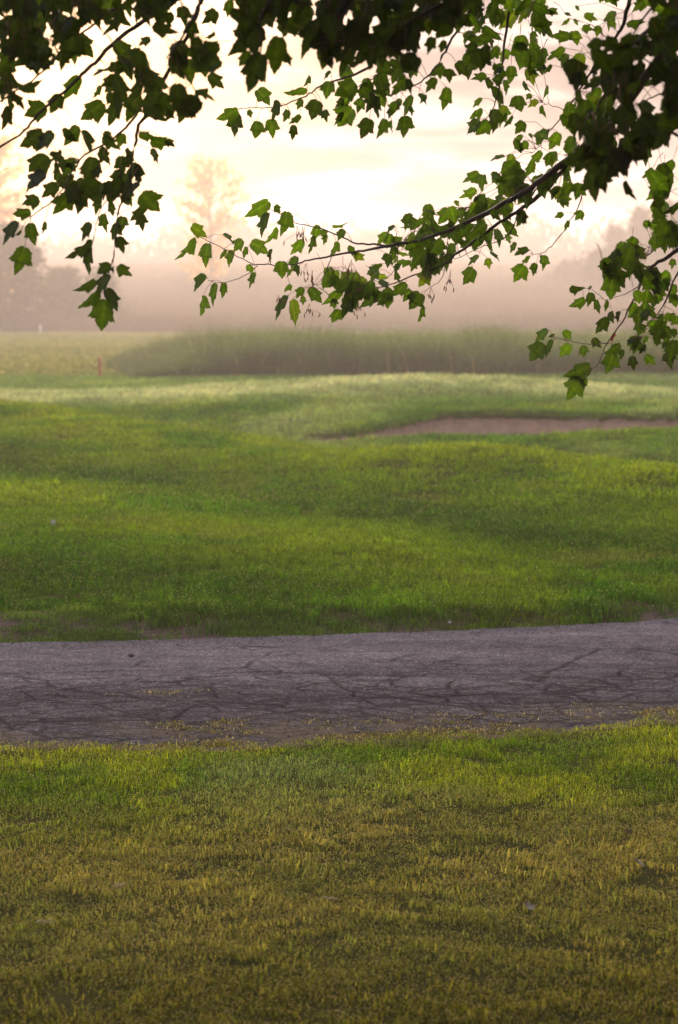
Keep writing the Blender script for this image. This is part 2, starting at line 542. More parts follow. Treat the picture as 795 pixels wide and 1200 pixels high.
pxs = np.arange(-14, 14.01, .07); pts_n = 45
tt = np.linspace(0, 1, pts_n)
PX, T = np.meshgrid(pxs, tt)
ne = near_edge(PX) - .05; fe = far_edge(PX) + .09
PY = ne + (fe - ne) * T
def path_z(x, y):
    a, b = near_edge(x) - .05, far_edge(x) + .09
    t = np.clip((y - a) / (b - a), 0, 1)
    z = 0.004 + .018 * np.sin(np.pi * t) + .022 * (fbm(x * 1.5, y * 1.5, 50) - .5) + .010 * (fbm(x * 8, y * 8, 52) - .5)
    return z - .014 * (sstep(.0, .04, .04 - t) + sstep(.96, 1.0, t))


PZ = path_z(PX, PY)
n1 = len(pxs)
idx = np.arange(n1 * pts_n).reshape(pts_n, n1)
fc = np.stack([idx[:-1, :-1], idx[:-1, 1:], idx[1:, 1:], idx[1:, :-1]], -1).reshape(-1, 4)
path = mesh_obj('cart_path', np.stack([PX, PY, PZ], -1).reshape(-1, 3), fc, asphalt_material(), smooth=True)
tag(path, None, None, None, 'structure')
att = path.data.attributes.new('across', 'FLOAT', 'POINT'); att.data.foreach_set('value', T.astype(np.float32).ravel())

ix = np.where((xs > -1.0) & (xs < 13.5))[0]; iy = np.where((ys > 31.0) & (ys < 37.8))[0]
SX, SY = X[np.ix_(iy, ix)], Y[np.ix_(iy, ix)]
SM = bunker_mask(SX, SY)
SZ = height(SX, SY) + (.025 * (fbm(SX * 2.2, SY * 2.2, 60) - .5) + .02 * (fbm(SX * 7, SY * 7, 61) - .5)) * sstep(.1, .4, SM) - .012
n1, n2 = len(ix), len(iy)
idx = np.arange(n1 * n2).reshape(n2, n1)
fc = np.stack([idx[:-1, :-1], idx[:-1, 1:], idx[1:, 1:], idx[1:, :-1]], -1).reshape(-1, 4)
keep = (SM.ravel()[fc] > .02).any(1)
fc = fc[keep]
used = np.unique(fc); remap = -np.ones(n1 * n2, int); remap[used] = np.arange(len(used))
sand = mesh_obj('sand_bunker', np.stack([SX, SY, SZ], -1).reshape(-1, 3)[used], remap[fc], plain('damp_sand', (.23, .155, .115), .95, .25, 9, .6, .1), smooth=True)
tag(sand, None, None, None, 'structure')


# ------------------------------------------------------------------ instanced ground cover
def tuft(nb, rad, hmin, hmax, width, bend, straw=.05, seed=0, flat=0.0, seedheads=0):
    r = np.random.default_rng(seed)
    V, Fc, C = [], [], []
    for k in range(nb):
        a = r.uniform(0, 2 * math.pi); q = rad * math.sqrt(r.uniform())
        bx, by = q * math.cos(a), q * math.sin(a)
        h = r.uniform(hmin, hmax)
        th = r.uniform(0, 2 * math.pi)
        lx, ly = math.cos(th), math.sin(th)
        b = bend * r.uniform(.2, 1.4) * h
        wx, wy = -ly, lx
        tw = r.uniform(-.6, .6)
        wx, wy = wx * math.cos(tw) - wy * math.sin(tw), wx * math.sin(tw) + wy * math.cos(tw)
        w = width * r.uniform(.6, 1.3) * .5
        hh = h * (1 - flat * r.uniform(.5, 1))
        i = len(V)
        rows = [(0, 0.0, 1.0), (.5, .28, .85), (1, 1, 0)]
        V += [(bx - wx * w, by - wy * w, -.012), (bx + wx * w, by + wy * w, -.012),
              (bx + lx * b * .3 - wx * w * .85, by + ly * b * .3 - wy * w * .85, hh * .58),
              (bx + lx * b * .3 + wx * w * .85, by + ly * b * .3 + wy * w * .85, hh * .58),
              (bx + lx * b, by + ly * b, hh)]
        Fc += [(i, i + 1, i + 3, i + 2), (i + 2, i + 3, i + 4)]
        s = 1.0 if r.uniform() < straw else 0.0
        rv = r.uniform()
        rh = r.uniform()
        C += [(rv, rh, s, 1)] * 5
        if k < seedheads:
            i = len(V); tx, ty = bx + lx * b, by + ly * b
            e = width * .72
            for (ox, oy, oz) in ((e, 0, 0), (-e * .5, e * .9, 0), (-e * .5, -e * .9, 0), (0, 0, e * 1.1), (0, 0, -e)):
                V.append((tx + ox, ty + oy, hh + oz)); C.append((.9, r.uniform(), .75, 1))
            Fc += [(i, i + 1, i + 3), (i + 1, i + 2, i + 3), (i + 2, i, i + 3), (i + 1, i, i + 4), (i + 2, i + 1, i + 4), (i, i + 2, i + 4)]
    return V, Fc, C


def tuft_collection(name, mat, variants):
    c = bpy.data.collections.new(name)
    for k, (V, Fc, C) in enumerate(variants):
        me = bpy.data.meshes.new('%s_%02d' % (name, k))
        me.from_pydata(V, [], Fc)
        me.materials.append(mat)
        a = me.attributes.new('blade', 'FLOAT_COLOR', 'POINT')
        a.data.foreach_set('color', np.array(C, dtype=np.float32).ravel())
        c.objects.link(bpy.data.objects.new('%s_%02d' % (name, k), me))
    return c


def scatter_tree(coll):
    ng = bpy.data.node_groups.new('scatter_' + coll.name, 'GeometryNodeTree')
    ng.interface.new_socket('Geometry', in_out='INPUT', socket_type='NodeSocketGeometry')
    ng.interface.new_socket('Geometry', in_out='OUTPUT', socket_type='NodeSocketGeometry')
    gi = ng.nodes.new('NodeGroupInput'); go = ng.nodes.new('NodeGroupOutput')
    ci = ng.nodes.new('GeometryNodeCollectionInfo')
    ci.inputs['Collection'].default_value = coll
    ci.inputs['Separate Children'].default_value = True
    ci.inputs['Reset Children'].default_value = True
    iop = ng.nodes.new('GeometryNodeInstanceOnPoints')
    iop.inputs['Pick Instance'].default_value = True
    def na(nm, dt):
        n = ng.nodes.new('GeometryNodeInputNamedAttribute'); n.data_type = dt; n.inputs['Name'].default_value = nm
        return n.outputs['Attribute']
    L = ng.links.new
    L(gi.outputs[0], iop.inputs['Points'])
    L(ci.outputs[0], iop.inputs['Instance'])
    L(na('idx', 'INT'), iop.inputs['Instance Index'])
    L(na('rot', 'FLOAT_VECTOR'), iop.inputs['Rotation'])
    L(na('scl', 'FLOAT_VECTOR'), iop.inputs['Scale'])
    L(iop.outputs[0], go.inputs[0])
    return ng


def scatter(name, label, cat, coll, P, tint, rot, scl, mat):
    n = len(P)
    me = bpy.data.meshes.new(name)
    me.vertices.add(n); me.vertices.foreach_set('co', np.asarray(P, np.float32).ravel())
    a = me.attributes.new('idx', 'INT', 'POINT'); a.data.foreach_set('value', rng.integers(0, len(coll.objects), n).astype(np.int32))
    a = me.attributes.new('rot', 'FLOAT_VECTOR', 'POINT'); a.data.foreach_set('vector', np.asarray(rot, np.float32).ravel())
    a = me.attributes.new('scl', 'FLOAT_VECTOR', 'POINT'); a.data.foreach_set('vector', np.asarray(scl, np.float32).ravel())
    t4 = np.ones((n, 4), np.float32); t4[:, :3] = tint
    a = me.attributes.new('tint', 'FLOAT_COLOR', 'POINT'); a.data.foreach_set('color', t4.ravel())
    me.materials.append(mat)
    o = bpy.data.objects.new(name, me); COL.objects.link(o)
    md = o.modifiers.new('scatter', 'NODES'); md.node_group = scatter_tree(coll)
    tag(o, label, cat, None, 'stuff')
    return o


def sample(ya, yb, dens, slope=.165, marg=1.1):
    """points over the wedge the camera (and its neighbours) can see"""
    wmax = slope * yb + marg
    n = int(dens * 2 * wmax * (yb - ya))
    x = rng.uniform(-wmax, wmax, n); y = rng.uniform(ya, yb, n)
    k = np.abs(x) < slope * y + marg
    return x[k], y[k]


def lerp(a, b, t):
    return np.asarray(a)[None, :] * (1 - t[:, None]) + np.asarray(b)[None, :] * t[:, None]


GREEN = (.054, .145, .002)
DEEP = (.017, .050, .002)
YELLOW = (.150, .210, .006)
OLIVE = (.192, .180, .060)
DRY = (.25, .22, .11)
DEW = (.34, .37, .24)


def rough_tint(x, y):
    """grass beyond the path: slope shading painted as dark hollows and yellow crests, dew on the mound"""
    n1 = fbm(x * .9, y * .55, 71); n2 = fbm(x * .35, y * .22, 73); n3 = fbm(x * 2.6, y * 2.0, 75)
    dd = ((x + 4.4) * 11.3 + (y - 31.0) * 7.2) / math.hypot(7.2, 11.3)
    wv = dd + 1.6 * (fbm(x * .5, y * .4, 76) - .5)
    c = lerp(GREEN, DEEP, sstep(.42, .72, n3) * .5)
    crest_light = np.maximum(np.exp(-((wv + .4) / 1.3) ** 2), .75 * np.exp(-((wv + 5.2) / 1.0) ** 2)) * .85  # yellow bands paint the light caught by the ridge tops
    crest_light = crest_light * sstep(.25, .5, fbm(x * 1.4, y * 1.0, 70))
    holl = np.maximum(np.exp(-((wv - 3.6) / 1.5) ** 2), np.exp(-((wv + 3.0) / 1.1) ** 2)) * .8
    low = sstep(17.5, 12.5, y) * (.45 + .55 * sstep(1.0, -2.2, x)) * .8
    slope_shade = np.clip(np.maximum(holl, low) * (.55 + .9 * (fbm(x * .8, y * .6, 78) - .2)), 0, .95)  # darker hollows and lower bank, painted in place of slope shading
    slope_shade = slope_shade * (1 - .7 * sstep(31, 36, y))
    crest_light = crest_light * (1 - .6 * low)
    c = c * (1 - slope_shade[:, None]) + np.array(DEEP)[None] * slope_shade[:, None]
    c = c * (1 - crest_light[:, None]) + np.array(YELLOW)[None] * crest_light[:, None]
    yel = (1 - .7 * slope_shade) * sstep(.45, .72, n1) * (.25 + .3 * sstep(14, 24, y))
    c = c * (1 - yel[:, None]) + np.array(YELLOW)[None] * yel[:, None]
    brown = sstep(.62, .78, fbm(x * 1.3, y * .9, 77)) * .35
    c = c * (1 - brown[:, None]) + np.array(OLIVE)[None] * brown[:, None] * .8
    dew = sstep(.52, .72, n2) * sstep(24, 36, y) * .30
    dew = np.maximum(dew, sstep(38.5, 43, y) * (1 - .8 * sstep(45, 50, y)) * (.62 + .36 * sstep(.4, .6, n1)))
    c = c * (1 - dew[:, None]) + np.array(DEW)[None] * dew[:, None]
    return c * rng.uniform(.72, 1.28, len(x))[:, None]


def lawn_tint(x, y):
    """grass on the camera's side of the path: green by the path, dry towards the camera"""
    n1 = fbm(x * 1.2, y * 1.0, 81); n2 = fbm(x * 2.6, y * 1.9, 83); n3 = fbm(x * .7, y * .5, 85)
    d = near_edge(x) - y
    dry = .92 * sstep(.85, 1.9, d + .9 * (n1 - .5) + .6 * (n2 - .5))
    g = lerp((.175, .225, .016), (.070, .135, .008), sstep(.42, .6, n2))
    dew = sstep(.50, .66, n1) * sstep(.25, .5, d) * .6
    g = g * (1 - dew[:, None]) + np.array((.14, .19, .095))[None] * dew[:, None]
    o = lerp(OLIVE, (.125, .142, .036), sstep(.45, .62, n2) * .8)
    o = lerp((.092, .092, .020), (0, 0, 0), np.zeros(len(x))) * (1 - sstep(5.2, 6.6, y + 1.2 * (n1 - .5)))[:, None] + o * sstep(5.2, 6.6, y + 1.2 * (n1 - .5))[:, None]  # turf nearest the camera painted darker for tree shade and vignetting
    st = sstep(.55, .72, n3) * .4 * sstep(5.4, 6.6, y)
    o = o * (1 - st[:, None]) + np.array(DRY)[None] * st[:, None]
    edge = (1 - sstep(.05, .30, d)) * .5
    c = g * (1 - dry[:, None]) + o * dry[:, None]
    c = c * (1 - edge[:, None]) + np.array((.16, .135, .045))[None] * edge[:, None]
    return c * rng.uniform(.88, 1.12, len(x))[:, None], dry


def rots(n, tilt=.12):
    return np.stack([rng.normal(0, tilt, n), rng.normal(0, tilt, n), rng.uniform(0, 2 * math.pi, n)], -1)


def scales(n, lo=.75, hi=1.3, hz_=None):
    s = rng.uniform(lo, hi, n); zz = s * rng.uniform(.8, 1.2, n)
    if hz_ is not None: zz = zz * hz_
    return np.stack([s, s, zz], -1)


# near lawn
C_LAWN = tuft_collection('lawn_tuft', M_GRASS, [tuft(120, .10, .006, .018, .0024, 1.4, .0, 100 + k, .15, 14) for k in range(6)])
C_DRY = tuft_collection('dry_tuft', M_GRASS, [tuft(190, .11, .003, .0085, .0024, 2.2, .0, 120 + k, .3, 64) for k in range(6)])
x, y = sample(3.6, 10.6, 230)
d = near_edge(x) - y
k = d > .03 + .10 * (rng.uniform(0, 1, len(x)) ** 2)
x, y = x[k], y[k]
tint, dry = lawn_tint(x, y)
isdry = rng.uniform(0, 1, len(x)) < dry
P = np.stack([x, y, height(x, y)], -1)
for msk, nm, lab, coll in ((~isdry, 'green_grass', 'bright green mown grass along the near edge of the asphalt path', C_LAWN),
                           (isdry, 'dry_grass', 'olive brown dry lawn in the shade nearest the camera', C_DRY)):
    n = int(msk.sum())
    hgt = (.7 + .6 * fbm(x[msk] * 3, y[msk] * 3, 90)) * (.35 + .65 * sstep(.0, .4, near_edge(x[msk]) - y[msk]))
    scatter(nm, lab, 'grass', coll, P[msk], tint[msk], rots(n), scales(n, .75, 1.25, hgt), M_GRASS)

# rough beyond the path
C_ROUGH = tuft_collection('rough_tuft', M_GRASS, [tuft(90, .09, .010, .034, .0030, 1.2, .0, 140 + k, .2, 5) for k in range(6)])  # the few pale seed heads imitate glints of dew
C_ROUGH2 = tuft_collection('rough_mid_tuft', M_GRASS, [tuft(100, .15, .012, .038, .0046, 1.2, .0, 160 + k, .2, 6) for k in range(6)])  # pale seed heads again stand in for dew sparkle
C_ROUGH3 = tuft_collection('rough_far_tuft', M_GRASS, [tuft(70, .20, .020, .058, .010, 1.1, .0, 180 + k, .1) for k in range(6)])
PP, TT, RR, SS = [], [], [], []
for ya, yb, dens in ((11.2, 17.5, 230),):
    x, y = sample(ya, yb, dens)
    s = y - far_edge(x)
    k = (s > soil_gap(x) + .05 * rng.normal(0, 1, len(x)))
    x, y = x[k], y[k]
    n = len(x)
    hgt = .45 + 1.1 * fbm(x * 4.5, y * 4.5, 92) + .25 * np.exp(-((y - far_edge(x) - .35) / .2) ** 2)
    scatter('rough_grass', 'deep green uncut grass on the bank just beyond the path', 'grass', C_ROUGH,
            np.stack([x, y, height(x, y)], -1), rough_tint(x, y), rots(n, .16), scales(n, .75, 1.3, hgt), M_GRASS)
x, y = sample(17.4, 31.5, 95)
n = len(x)
hgt = .45 + 1.1 * fbm(x * 3, y * 3, 93)
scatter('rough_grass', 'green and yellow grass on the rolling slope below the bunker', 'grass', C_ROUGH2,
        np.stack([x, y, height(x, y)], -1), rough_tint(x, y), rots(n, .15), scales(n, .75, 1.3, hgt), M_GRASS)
x, y = sample(31.2, 58, 52)
bm = bunker_mask(x, y)
k = bm < .12
x, y = x[k], y[k]; n = len(x)
hgt = .7 + .6 * fbm(x, y, 94)
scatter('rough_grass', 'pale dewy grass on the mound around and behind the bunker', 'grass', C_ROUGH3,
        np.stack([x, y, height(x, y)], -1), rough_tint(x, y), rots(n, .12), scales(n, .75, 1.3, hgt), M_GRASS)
xl = rng.uniform(.1, 9.5, 1300)
wl = 0.5 * (fbm(xl * .6, 0 * xl, 21) - .5)
yl = 34.6 + 2.0 * sstep(-0.1, 1.8, xl) - 0.45 * sstep(3, 7, xl) + wl * .6 + rng.uniform(-.06, .10, len(xl))
scatter('lip_grass', 'dark grass hanging over the back lip of the bunker', 'grass', C_ROUGH2,
        np.stack([xl, yl, height(xl, yl + .12) - .01], -1), lerp(DEEP, GREEN, rng.uniform(.2, 1, len(xl))), rots(len(xl), .4), scales(len(xl), .5, .9), M_GRASS)
# short grass at the far foot of the mound and fairway
C_FAIR = tuft_collection('fairway_tuft', M_GRASS, [tuft(50, .35, .02, .05, .022, .8, .05, 200 + k) for k in range(5)])
x, y = sample(56, 208, 5, .165, 3)
n = len(x)
ft = lerp((.10, .125, .030), (.145, .155, .045), fbm(x * .15, y * .06, 95)) * rng.uniform(.8, 1.2, n)[:, None]
scatter('fairway_grass', 'pale mown fairway grass fading into the mist', 'grass', C_FAIR,
        np.stack([x, y, height(x, y)], -1), ft, rots(n, .05), scales(n, .8, 1.2), M_GRASS)

# weeds: soil strip, cracks, near edge of the path
C_WEED = tuft_collection('weed_tuft', M_GRASS, [tuft(18, .05, .003, .009, .003, 3.0, .12, 220 + k, .6) for k in range(5)])
x = rng.uniform(-3.2, 3.2, 5200); e = rng.uniform(0, 1, 5200) ** 1.6
y = near_edge(x) + .02 + e * .42
dens = fbm(x * 2.0, y * 3.5, 96)
k = dens > .44 + .30 * e
x, y = x[k], y[k]
# patch near the long crack
xa = rng.normal(-.73, .09, 22); ya = rng.normal(9.83, .05, 22)
xb = rng.uniform(-.2, 1.1, 90); yb = near_edge(xb) + .30 + .08 * rng.normal(0, 1, 90)
x = np.concatenate([x, xa, xb]); y = np.concatenate([y, ya, yb])
n = len(x)
wt_ = lerp((.16, .130, .060), (.10, .105, .03), rng.uniform(0, 1, n))
scatter('path_weeds', 'dry yellow weeds creeping over the near edge of the path', 'weeds', C_WEED,
        np.stack([x, y, np.maximum(path_z(x, y), height(x, y))], -1), wt_, rots(n, .1), scales(n, .6, 1.1), M_GRASS)
x = rng.uniform(-3.4, 3.8, 3600); e = rng.uniform(0, 1, 3600)
y = far_edge(x) + .02 + e * soil_gap(x) * 1.05
k = fbm(x * 2.6, y * 5, 97) > .57
x, y = x[k], y[k]; n = len(x)
scatter('edge_weeds', 'low green weeds in the bare soil along the far path edge', 'weeds', C_LAWN,
        np.stack([x, y, height(x, y) + .002], -1), lerp((.09, .16, .02), (.06, .12, .012), rng.uniform(0, 1, n)), rots(n, .2), scales(n, .5, 1.0), M_GRASS)

# loose grit on the asphalt
def chip(seed):
    r = np.random.default_rng(seed)
    o = [(1, 0, 0), (-1, 0, 0), (0, .8, 0), (0, -.8, 0), (0, 0, .6), (0, 0, -.4)]
    V = [tuple(np.array(v) * .004 * r.uniform(.7, 1.3) for v in [p])[0] for p in o]
    Fc = [(0, 2, 4), (2, 1, 4), (1, 3, 4), (3, 0, 4), (2, 0, 5), (1, 2, 5), (3, 1, 5), (0, 3, 5)]
    return V, Fc, [(r.uniform(), .4, 0, 1)] * 6


C_GRIT = tuft_collection('grit_chip', M_GRASS, [chip(300 + k) for k in range(6)])
x = rng.uniform(-3.6, 3.8, 9000); t_ = rng.uniform(0, 1, 9000)
t_ = np.where(rng.uniform(0, 1, 9000) < .55, np.where(rng.uniform(0, 1, 9000) < .5, t_ * .2, 1 - t_ * .12), t_)
k = fbm(x * 1.6, t_ * 4, 110) > .42
x, t_ = x[k], t_[k]; n = len(x)
y = near_edge(x) + (far_edge(x) - near_edge(x)) * t_
scatter('path_grit', 'fine loose grit and crumbs on the asphalt path', 'grit', C_GRIT,
        np.stack([x, y, path_z(x, y) + .001], -1), lerp((.045, .040, .042), (.20, .18, .175), rng.uniform(0, 1, n) ** 2), rots(n, .5), scales(n, .35, 1.2), M_GRASS)

# reeds and meadow
C_REED = tuft_collection('reed_clump', M_REED, [tuft(110, .32, .25, 1.0, .011, .7, .015, 240 + k, 0, 10) for k in range(6)])
def reed_left(y):
    return -5.0 + .0 * y


x = rng.uniform(-6.6, 19, 12500); y = 57 + 21 * rng.uniform(0, 1, 12500) ** 1.5
front = 57.2 + 1.2 * (fbm(x * .5, 0 * x, 98) - .5) + 2.0 * sstep(-4.6, -6.4, x)
lf = -4.7 - .12 * (y - 57) + 1.5 * (fbm(y * .7, 0 * y, 99) - .5)
k = (y > front) & (x > lf)
x, y, lf = x[k], y[k], lf[k]; n = len(x)
hgt = (.22 + .46 * fbm(x * .45, y * .35, 100) + .50 * fbm(x * 1.3, y * 1.3, 107)) * rng.uniform(.55, 1.45, n) * (.30 + .70 * sstep(0, 2.6, x - lf))
rt = lerp((.066, .112, .044), (.122, .155, .075), fbm(x * .35, y * .3, 101)) * rng.uniform(.75, 1.25, n)[:, None]
scatter('tall_reeds', 'dense grey green tall reeds standing behind the mound', 'reeds', C_REED,
        np.stack([x, y, height(x, y)], -1), rt, rots(n, .06), scales(n, .8, 1.2, hgt), M_REED)
C_MEADOW = tuft_collection('meadow_clump', M_REED, [tuft(150, .8, .3, 1.2, .020, 1.0, .0, 260 + k, 0, 3) for k in range(6)])
y = 195 + 400 * rng.uniform(0, 1, 38000) ** 1.2; x = rng.uniform(-1, 1, 38000) * (.18 * y + 6)
k = (y > 203 + 14 * (fbm(x * .08, 0 * x, 102) - .5))
x, y = x[k], y[k]; n = len(x)
hgt = (.70 + .6 * fbm(x * .08, y * .04, 104)) * (1 + .7 * sstep(200, 320, y))
mt = lerp((.088, .056, .040), (.060, .048, .032), fbm(x * .06, y * .03, 105)) * rng.uniform(.85, 1.15, n)[:, None]
gm = 1 - sstep(85, 190, y)
mt = mt * (1 - .6 * gm[:, None]) + np.array((.085, .088, .050))[None] * .6 * gm[:, None]
msc = scales(n, .8, 1.2, hgt) * (.75 + 1.3 * sstep(80, 420, y))[:, None]
scatter('meadow_grass', 'brownish tall meadow grass dissolving in the mist beyond the fairway', 'meadow', C_MEADOW,
        np.stack([x, y, height(x, y)], -1), mt, rots(n, .06), msc, M_REED)


# ------------------------------------------------------------------ far trees and bushes
def leaf_cloud(centers, size, r_, lo=.6, hi=1.4):
    """small random quads (leaf sprays) round given points -> verts, faces"""
    n = len(centers)
    a = r_.normal(0, 1, (n, 3)); a /= np.linalg.norm(a, axis=1)[:, None]
    b = r_.normal(0, 1, (n, 3)); b -= (a * b).sum(1)[:, None] * a; b /= np.linalg.norm(b, axis=1)[:, None]
    s = size * r_.uniform(lo, hi, n)[:, None]
    v = np.stack([centers - a * s * .5, centers - b * s * .32, centers + a * s * .55, centers + b * s * .32], 1).reshape(-1, 3)
    f = np.arange(4 * n).reshape(n, 4)
    return v, f


def set_leaf_attr(o, vals):
    a = o.data.attributes.new('leaf', 'FLOAT_COLOR', 'POINT')
    a.data.foreach_set('color', np.asarray(vals, np.float32).ravel())


def far_tree(name, label, cat, px, D, top_py, width_px, mat, n_leaf, leaf_size, seed, base_frac=.15, layered=False, group=None, clumps=16, broad=False):
    r_ = np.random.default_rng(seed)
    p = at(px, 360, D)
    gz = hz(p.x, D)
    H = at(px, top_py, D).z - gz
    W = width_px / F * D
    root = empty(name, (p.x, D, gz))
    tag(root, label, cat, group)
    g = Geo()
    tr = [(0, 0, -.2)]
    for k in range(1, 7):
        tr.append((r_.normal(0, .02) * H * .3, r_.normal(0, .02) * H * .3, H * .95 * k / 6))
    rad = [H * .018 * (1 - .88 * k / 6) for k in range(7)]
    g.tube(tr, rad, 6)
    g.build('trunk', M_FARBARK, root, True)
    g = Geo()
    cents = []
    nl = 34 if layered else clumps
    for k in range(nl):
        u = base_frac + (1 - base_frac) * ((k + .5) / nl)
        z = H * u
        prof = (math.sin(math.pi * min(1, (1 - u) * .9 + .12)) ** .8) if not layered else (math.sin(math.pi * min(1, (1 - u) * .84 + .13)) ** .6)
        if broad: prof = (1 - u * u * .8) * (1 if u > .12 else .85)
        R = W * .5 * prof * r_.uniform(.45, 1.15)
        th = k * 2.4 + r_.uniform(-.5, .5)
        e = Vector((R * math.cos(th), R * math.sin(th), min(z + R * r_.uniform(.0, .35), H)))
        s = Vector((0, 0, z * .9))
        mid = s.lerp(e, .55) + Vector((0, 0, R * .08))
        g.tube([s, mid, e], [H * .006, H * .004, H * .0015], 4)
        if layered:
            m_ = int(n_leaf / nl)
            t = r_.uniform(.25, 1.05, m_)
            c = np.array(s)[None] * (1 - t)[:, None] + np.array(e)[None] * t[:, None]
            c += r_.normal(0, 1, (m_, 3)) * np.array([W * .055, W * .055, W * .035])
            cents.append(c)
        else:
            m_ = int(n_leaf / nl)
            cr = W * .5 * r_.uniform(.10, .30)
            c = r_.normal(0, 1, (m_, 3)) * cr * np.array([.8, .8, .62])
            c += np.array(s.lerp(e, .75))
            cents.append(c)
    g.build('limbs', M_FARBARK, root, True)
    c = np.concatenate(cents)
    c = c[(c[:, 2] > .05)]
    v, f = leaf_cloud(c, leaf_size, r_)
    o = mesh_obj('crown', v, f, mat, root)
    rv = np.repeat(r_.uniform(0, 1, len(c)), 4)
    set_leaf_attr(o, np.stack([rv, rv, rv, np.ones_like(rv)], -1))
    return root


far_tree('young_tree', 'slender young tree with airy layered branches glowing in the misty sunrise', 'tree', 247, 340, 184, 88, M_FLEAF_WARM, 2300, .62, 1, .12, True)
far_tree('young_tree', 'airy golden tree cut by the left edge of the photo', 'tree', -8, 300, 158, 110, M_FLEAF_WARM, 3200, .6, 2, .12, True)
# left bushes
for k, (px, D, top, w, lab) in enumerate((
        (18, 205, 268, 95, 'tall dark bush at the left edge under the golden tree'),
        (75, 214, 318, 70, 'rounded low bush right of the tall dark bush'),
        (-40, 198, 290, 100, 'broad bush just outside the left edge of the fairway'),
        (118, 226, 322, 60, 'small misty bush at the end of the left bush row'))):
    far_tree('bush', lab, 'bush', px, D, top, w, M_FLEAF_GREEN, 5200, .40, 20 + k, .02, False, 'bushes at the back of the fairway', 44, True)
# right trees
for k, (px, D, top, w, lab) in enumerate((
        (782, 300, 238, 74, 'tall rounded tree at the right edge, darkest in the mist'),
        (750, 320, 246, 58, 'ragged tree just left of the tallest misty tree'),
        (722, 330, 268, 50, 'thin middle tree of the misty clump at right'),
        (700, 310, 296, 52, 'lower tree on the left slope of the misty clump at right'),
        (668, 335, 312, 70, 'low spreading tree at the left end of the misty clump at right'),
        (736, 285, 312, 80, 'broad low thicket in front of the misty clump at right'),
        (840, 300, 228, 110, 'big tree just beyond the right edge of the frame'))):
    far_tree('misty_tree', lab, 'tree', px, D, top, w, M_FLEAF_GREEN, 5200, .5, 40 + k, .02, False, 'misty trees at the right', 44, True)
# far woods as one mass
r_ = np.random.default_rng(77)
cs = []
for k in range(150):
    px = r_.uniform(-150, 950); D = r_.uniform(560, 650)
    p = at(px, 360, D)
    topy = 270 + 12 * math.sin(px * .013 + 1) + 9 * math.sin(px * .037 + 2) + r_.uniform(-8, 10) - (26 if 470 < px < 640 else 0)
    H = at(px, topy, D).z
    m_ = 260
    c = r_.normal(0, 1, (m_, 3)); c /= np.linalg.norm(c, axis=1)[:, None]
    c *= (r_.uniform(.1, 1, m_) ** .5)[:, None] * np.array([10, 10, H * .5])
    c += np.array([p.x, D, H * .5])
    cs.append(c)
c = np.concatenate(cs)
v, f = leaf_cloud(c, 1.9, r_)
woods = mesh_obj('distant_woods', v, f, M_FLEAF_GREEN)
rv = np.repeat(r_.uniform(0, 1, len(c)), 4); set_leaf_attr(woods, np.stack([rv, rv, rv, np.ones_like(rv)], -1))
tag(woods, 'faint distant woods barely showing through the mist', 'woods', None, 'stuff')

# ------------------------------------------------------------------ maple tree
MAPLE = empty('maple_tree', (3.3, 5.4, 0))
tag(MAPLE, 'maple tree whose dark leafy boughs hang across the top of the view', 'tree')
TRUNK = Vector((3.3, 5.4, 0))
HALF = [(0.0, 0.0), (0.10, -.035), (.22, .00), (.30, .075), (.40, .13), (.375, .20), (.44, .30), (.43, .38), (.50, .46), (.57, .60), (.455, .585), (.40, .63), (.33, .585), (.225, .585),
        (.245, .66), (.205, .71), (.20, .78), (.135, .83), (.10, .90), (0, 1.06)]
MIDV = [0, .02, .06, .11, .16, .21, .27, .33, .39, .45, .50, .54, .57, .62, .68, .73, .79, .85, .92, 1.06]
LOWHALF = [(0, 0), (.20, -.01), (.42, .17), (.44, .38), (.57, .6), (.23, .585), (.20, .77), (0, 1.06)]
LOWMID = [0, .05, .16, .33, .48, .62, .80, 1.06]


def leaf_template(half, mid):
    V, Fc, C = [], [], []
    n = len(half)
    for i in range(n):
        V.append((0.0, mid[i])); C.append(1.0)
    for s in (1, -1):
        b = len(V)
        for (u, v) in half:
            V.append((s * u, v))
            C.append(.15)
        for i in range(n - 1):
            q = (i, b + i, b + i + 1, i + 1)
            if i == 0: q = (0, b + 1, 1)
            if i == n - 2: q = (i, b + i, n - 1)
            Fc.append(q if s == 1 else tuple(reversed(q)))
    return np.array(V), Fc, np.array(C)


HALF_A = [(0, 0), (.10, -.035), (.22, .0), (.32, .07), (.39, .15), (.385, .21), (.44, .28), (.435, .36), (.48, .44), (.56, .63), (.44, .605), (.40, .66), (.34, .61), (.265, .61), (.28, .70), (.235, .76), (.215, .83), (.14, .87), (.10, .94), (0, 1.08)]
HALF_C = [(0, 0), (.10, -.03), (.20, .01), (.28, .09), (.33, .17), (.32, .23), (.37, .31), (.36, .39), (.40, .48), (.48, .64), (.37, .605), (.335, .66), (.29, .62), (.23, .615), (.235, .72), (.18, .80), (.165, .86), (.11, .90), (.08, .96), (0, 1.1)]
LT = leaf_template(HALF, MIDV)
LTS = [leaf_template(HALF_A, MIDV), LT, leaf_template(HALF_C, MIDV), LT]
LL = leaf_template(LOWHALF, LOWMID)


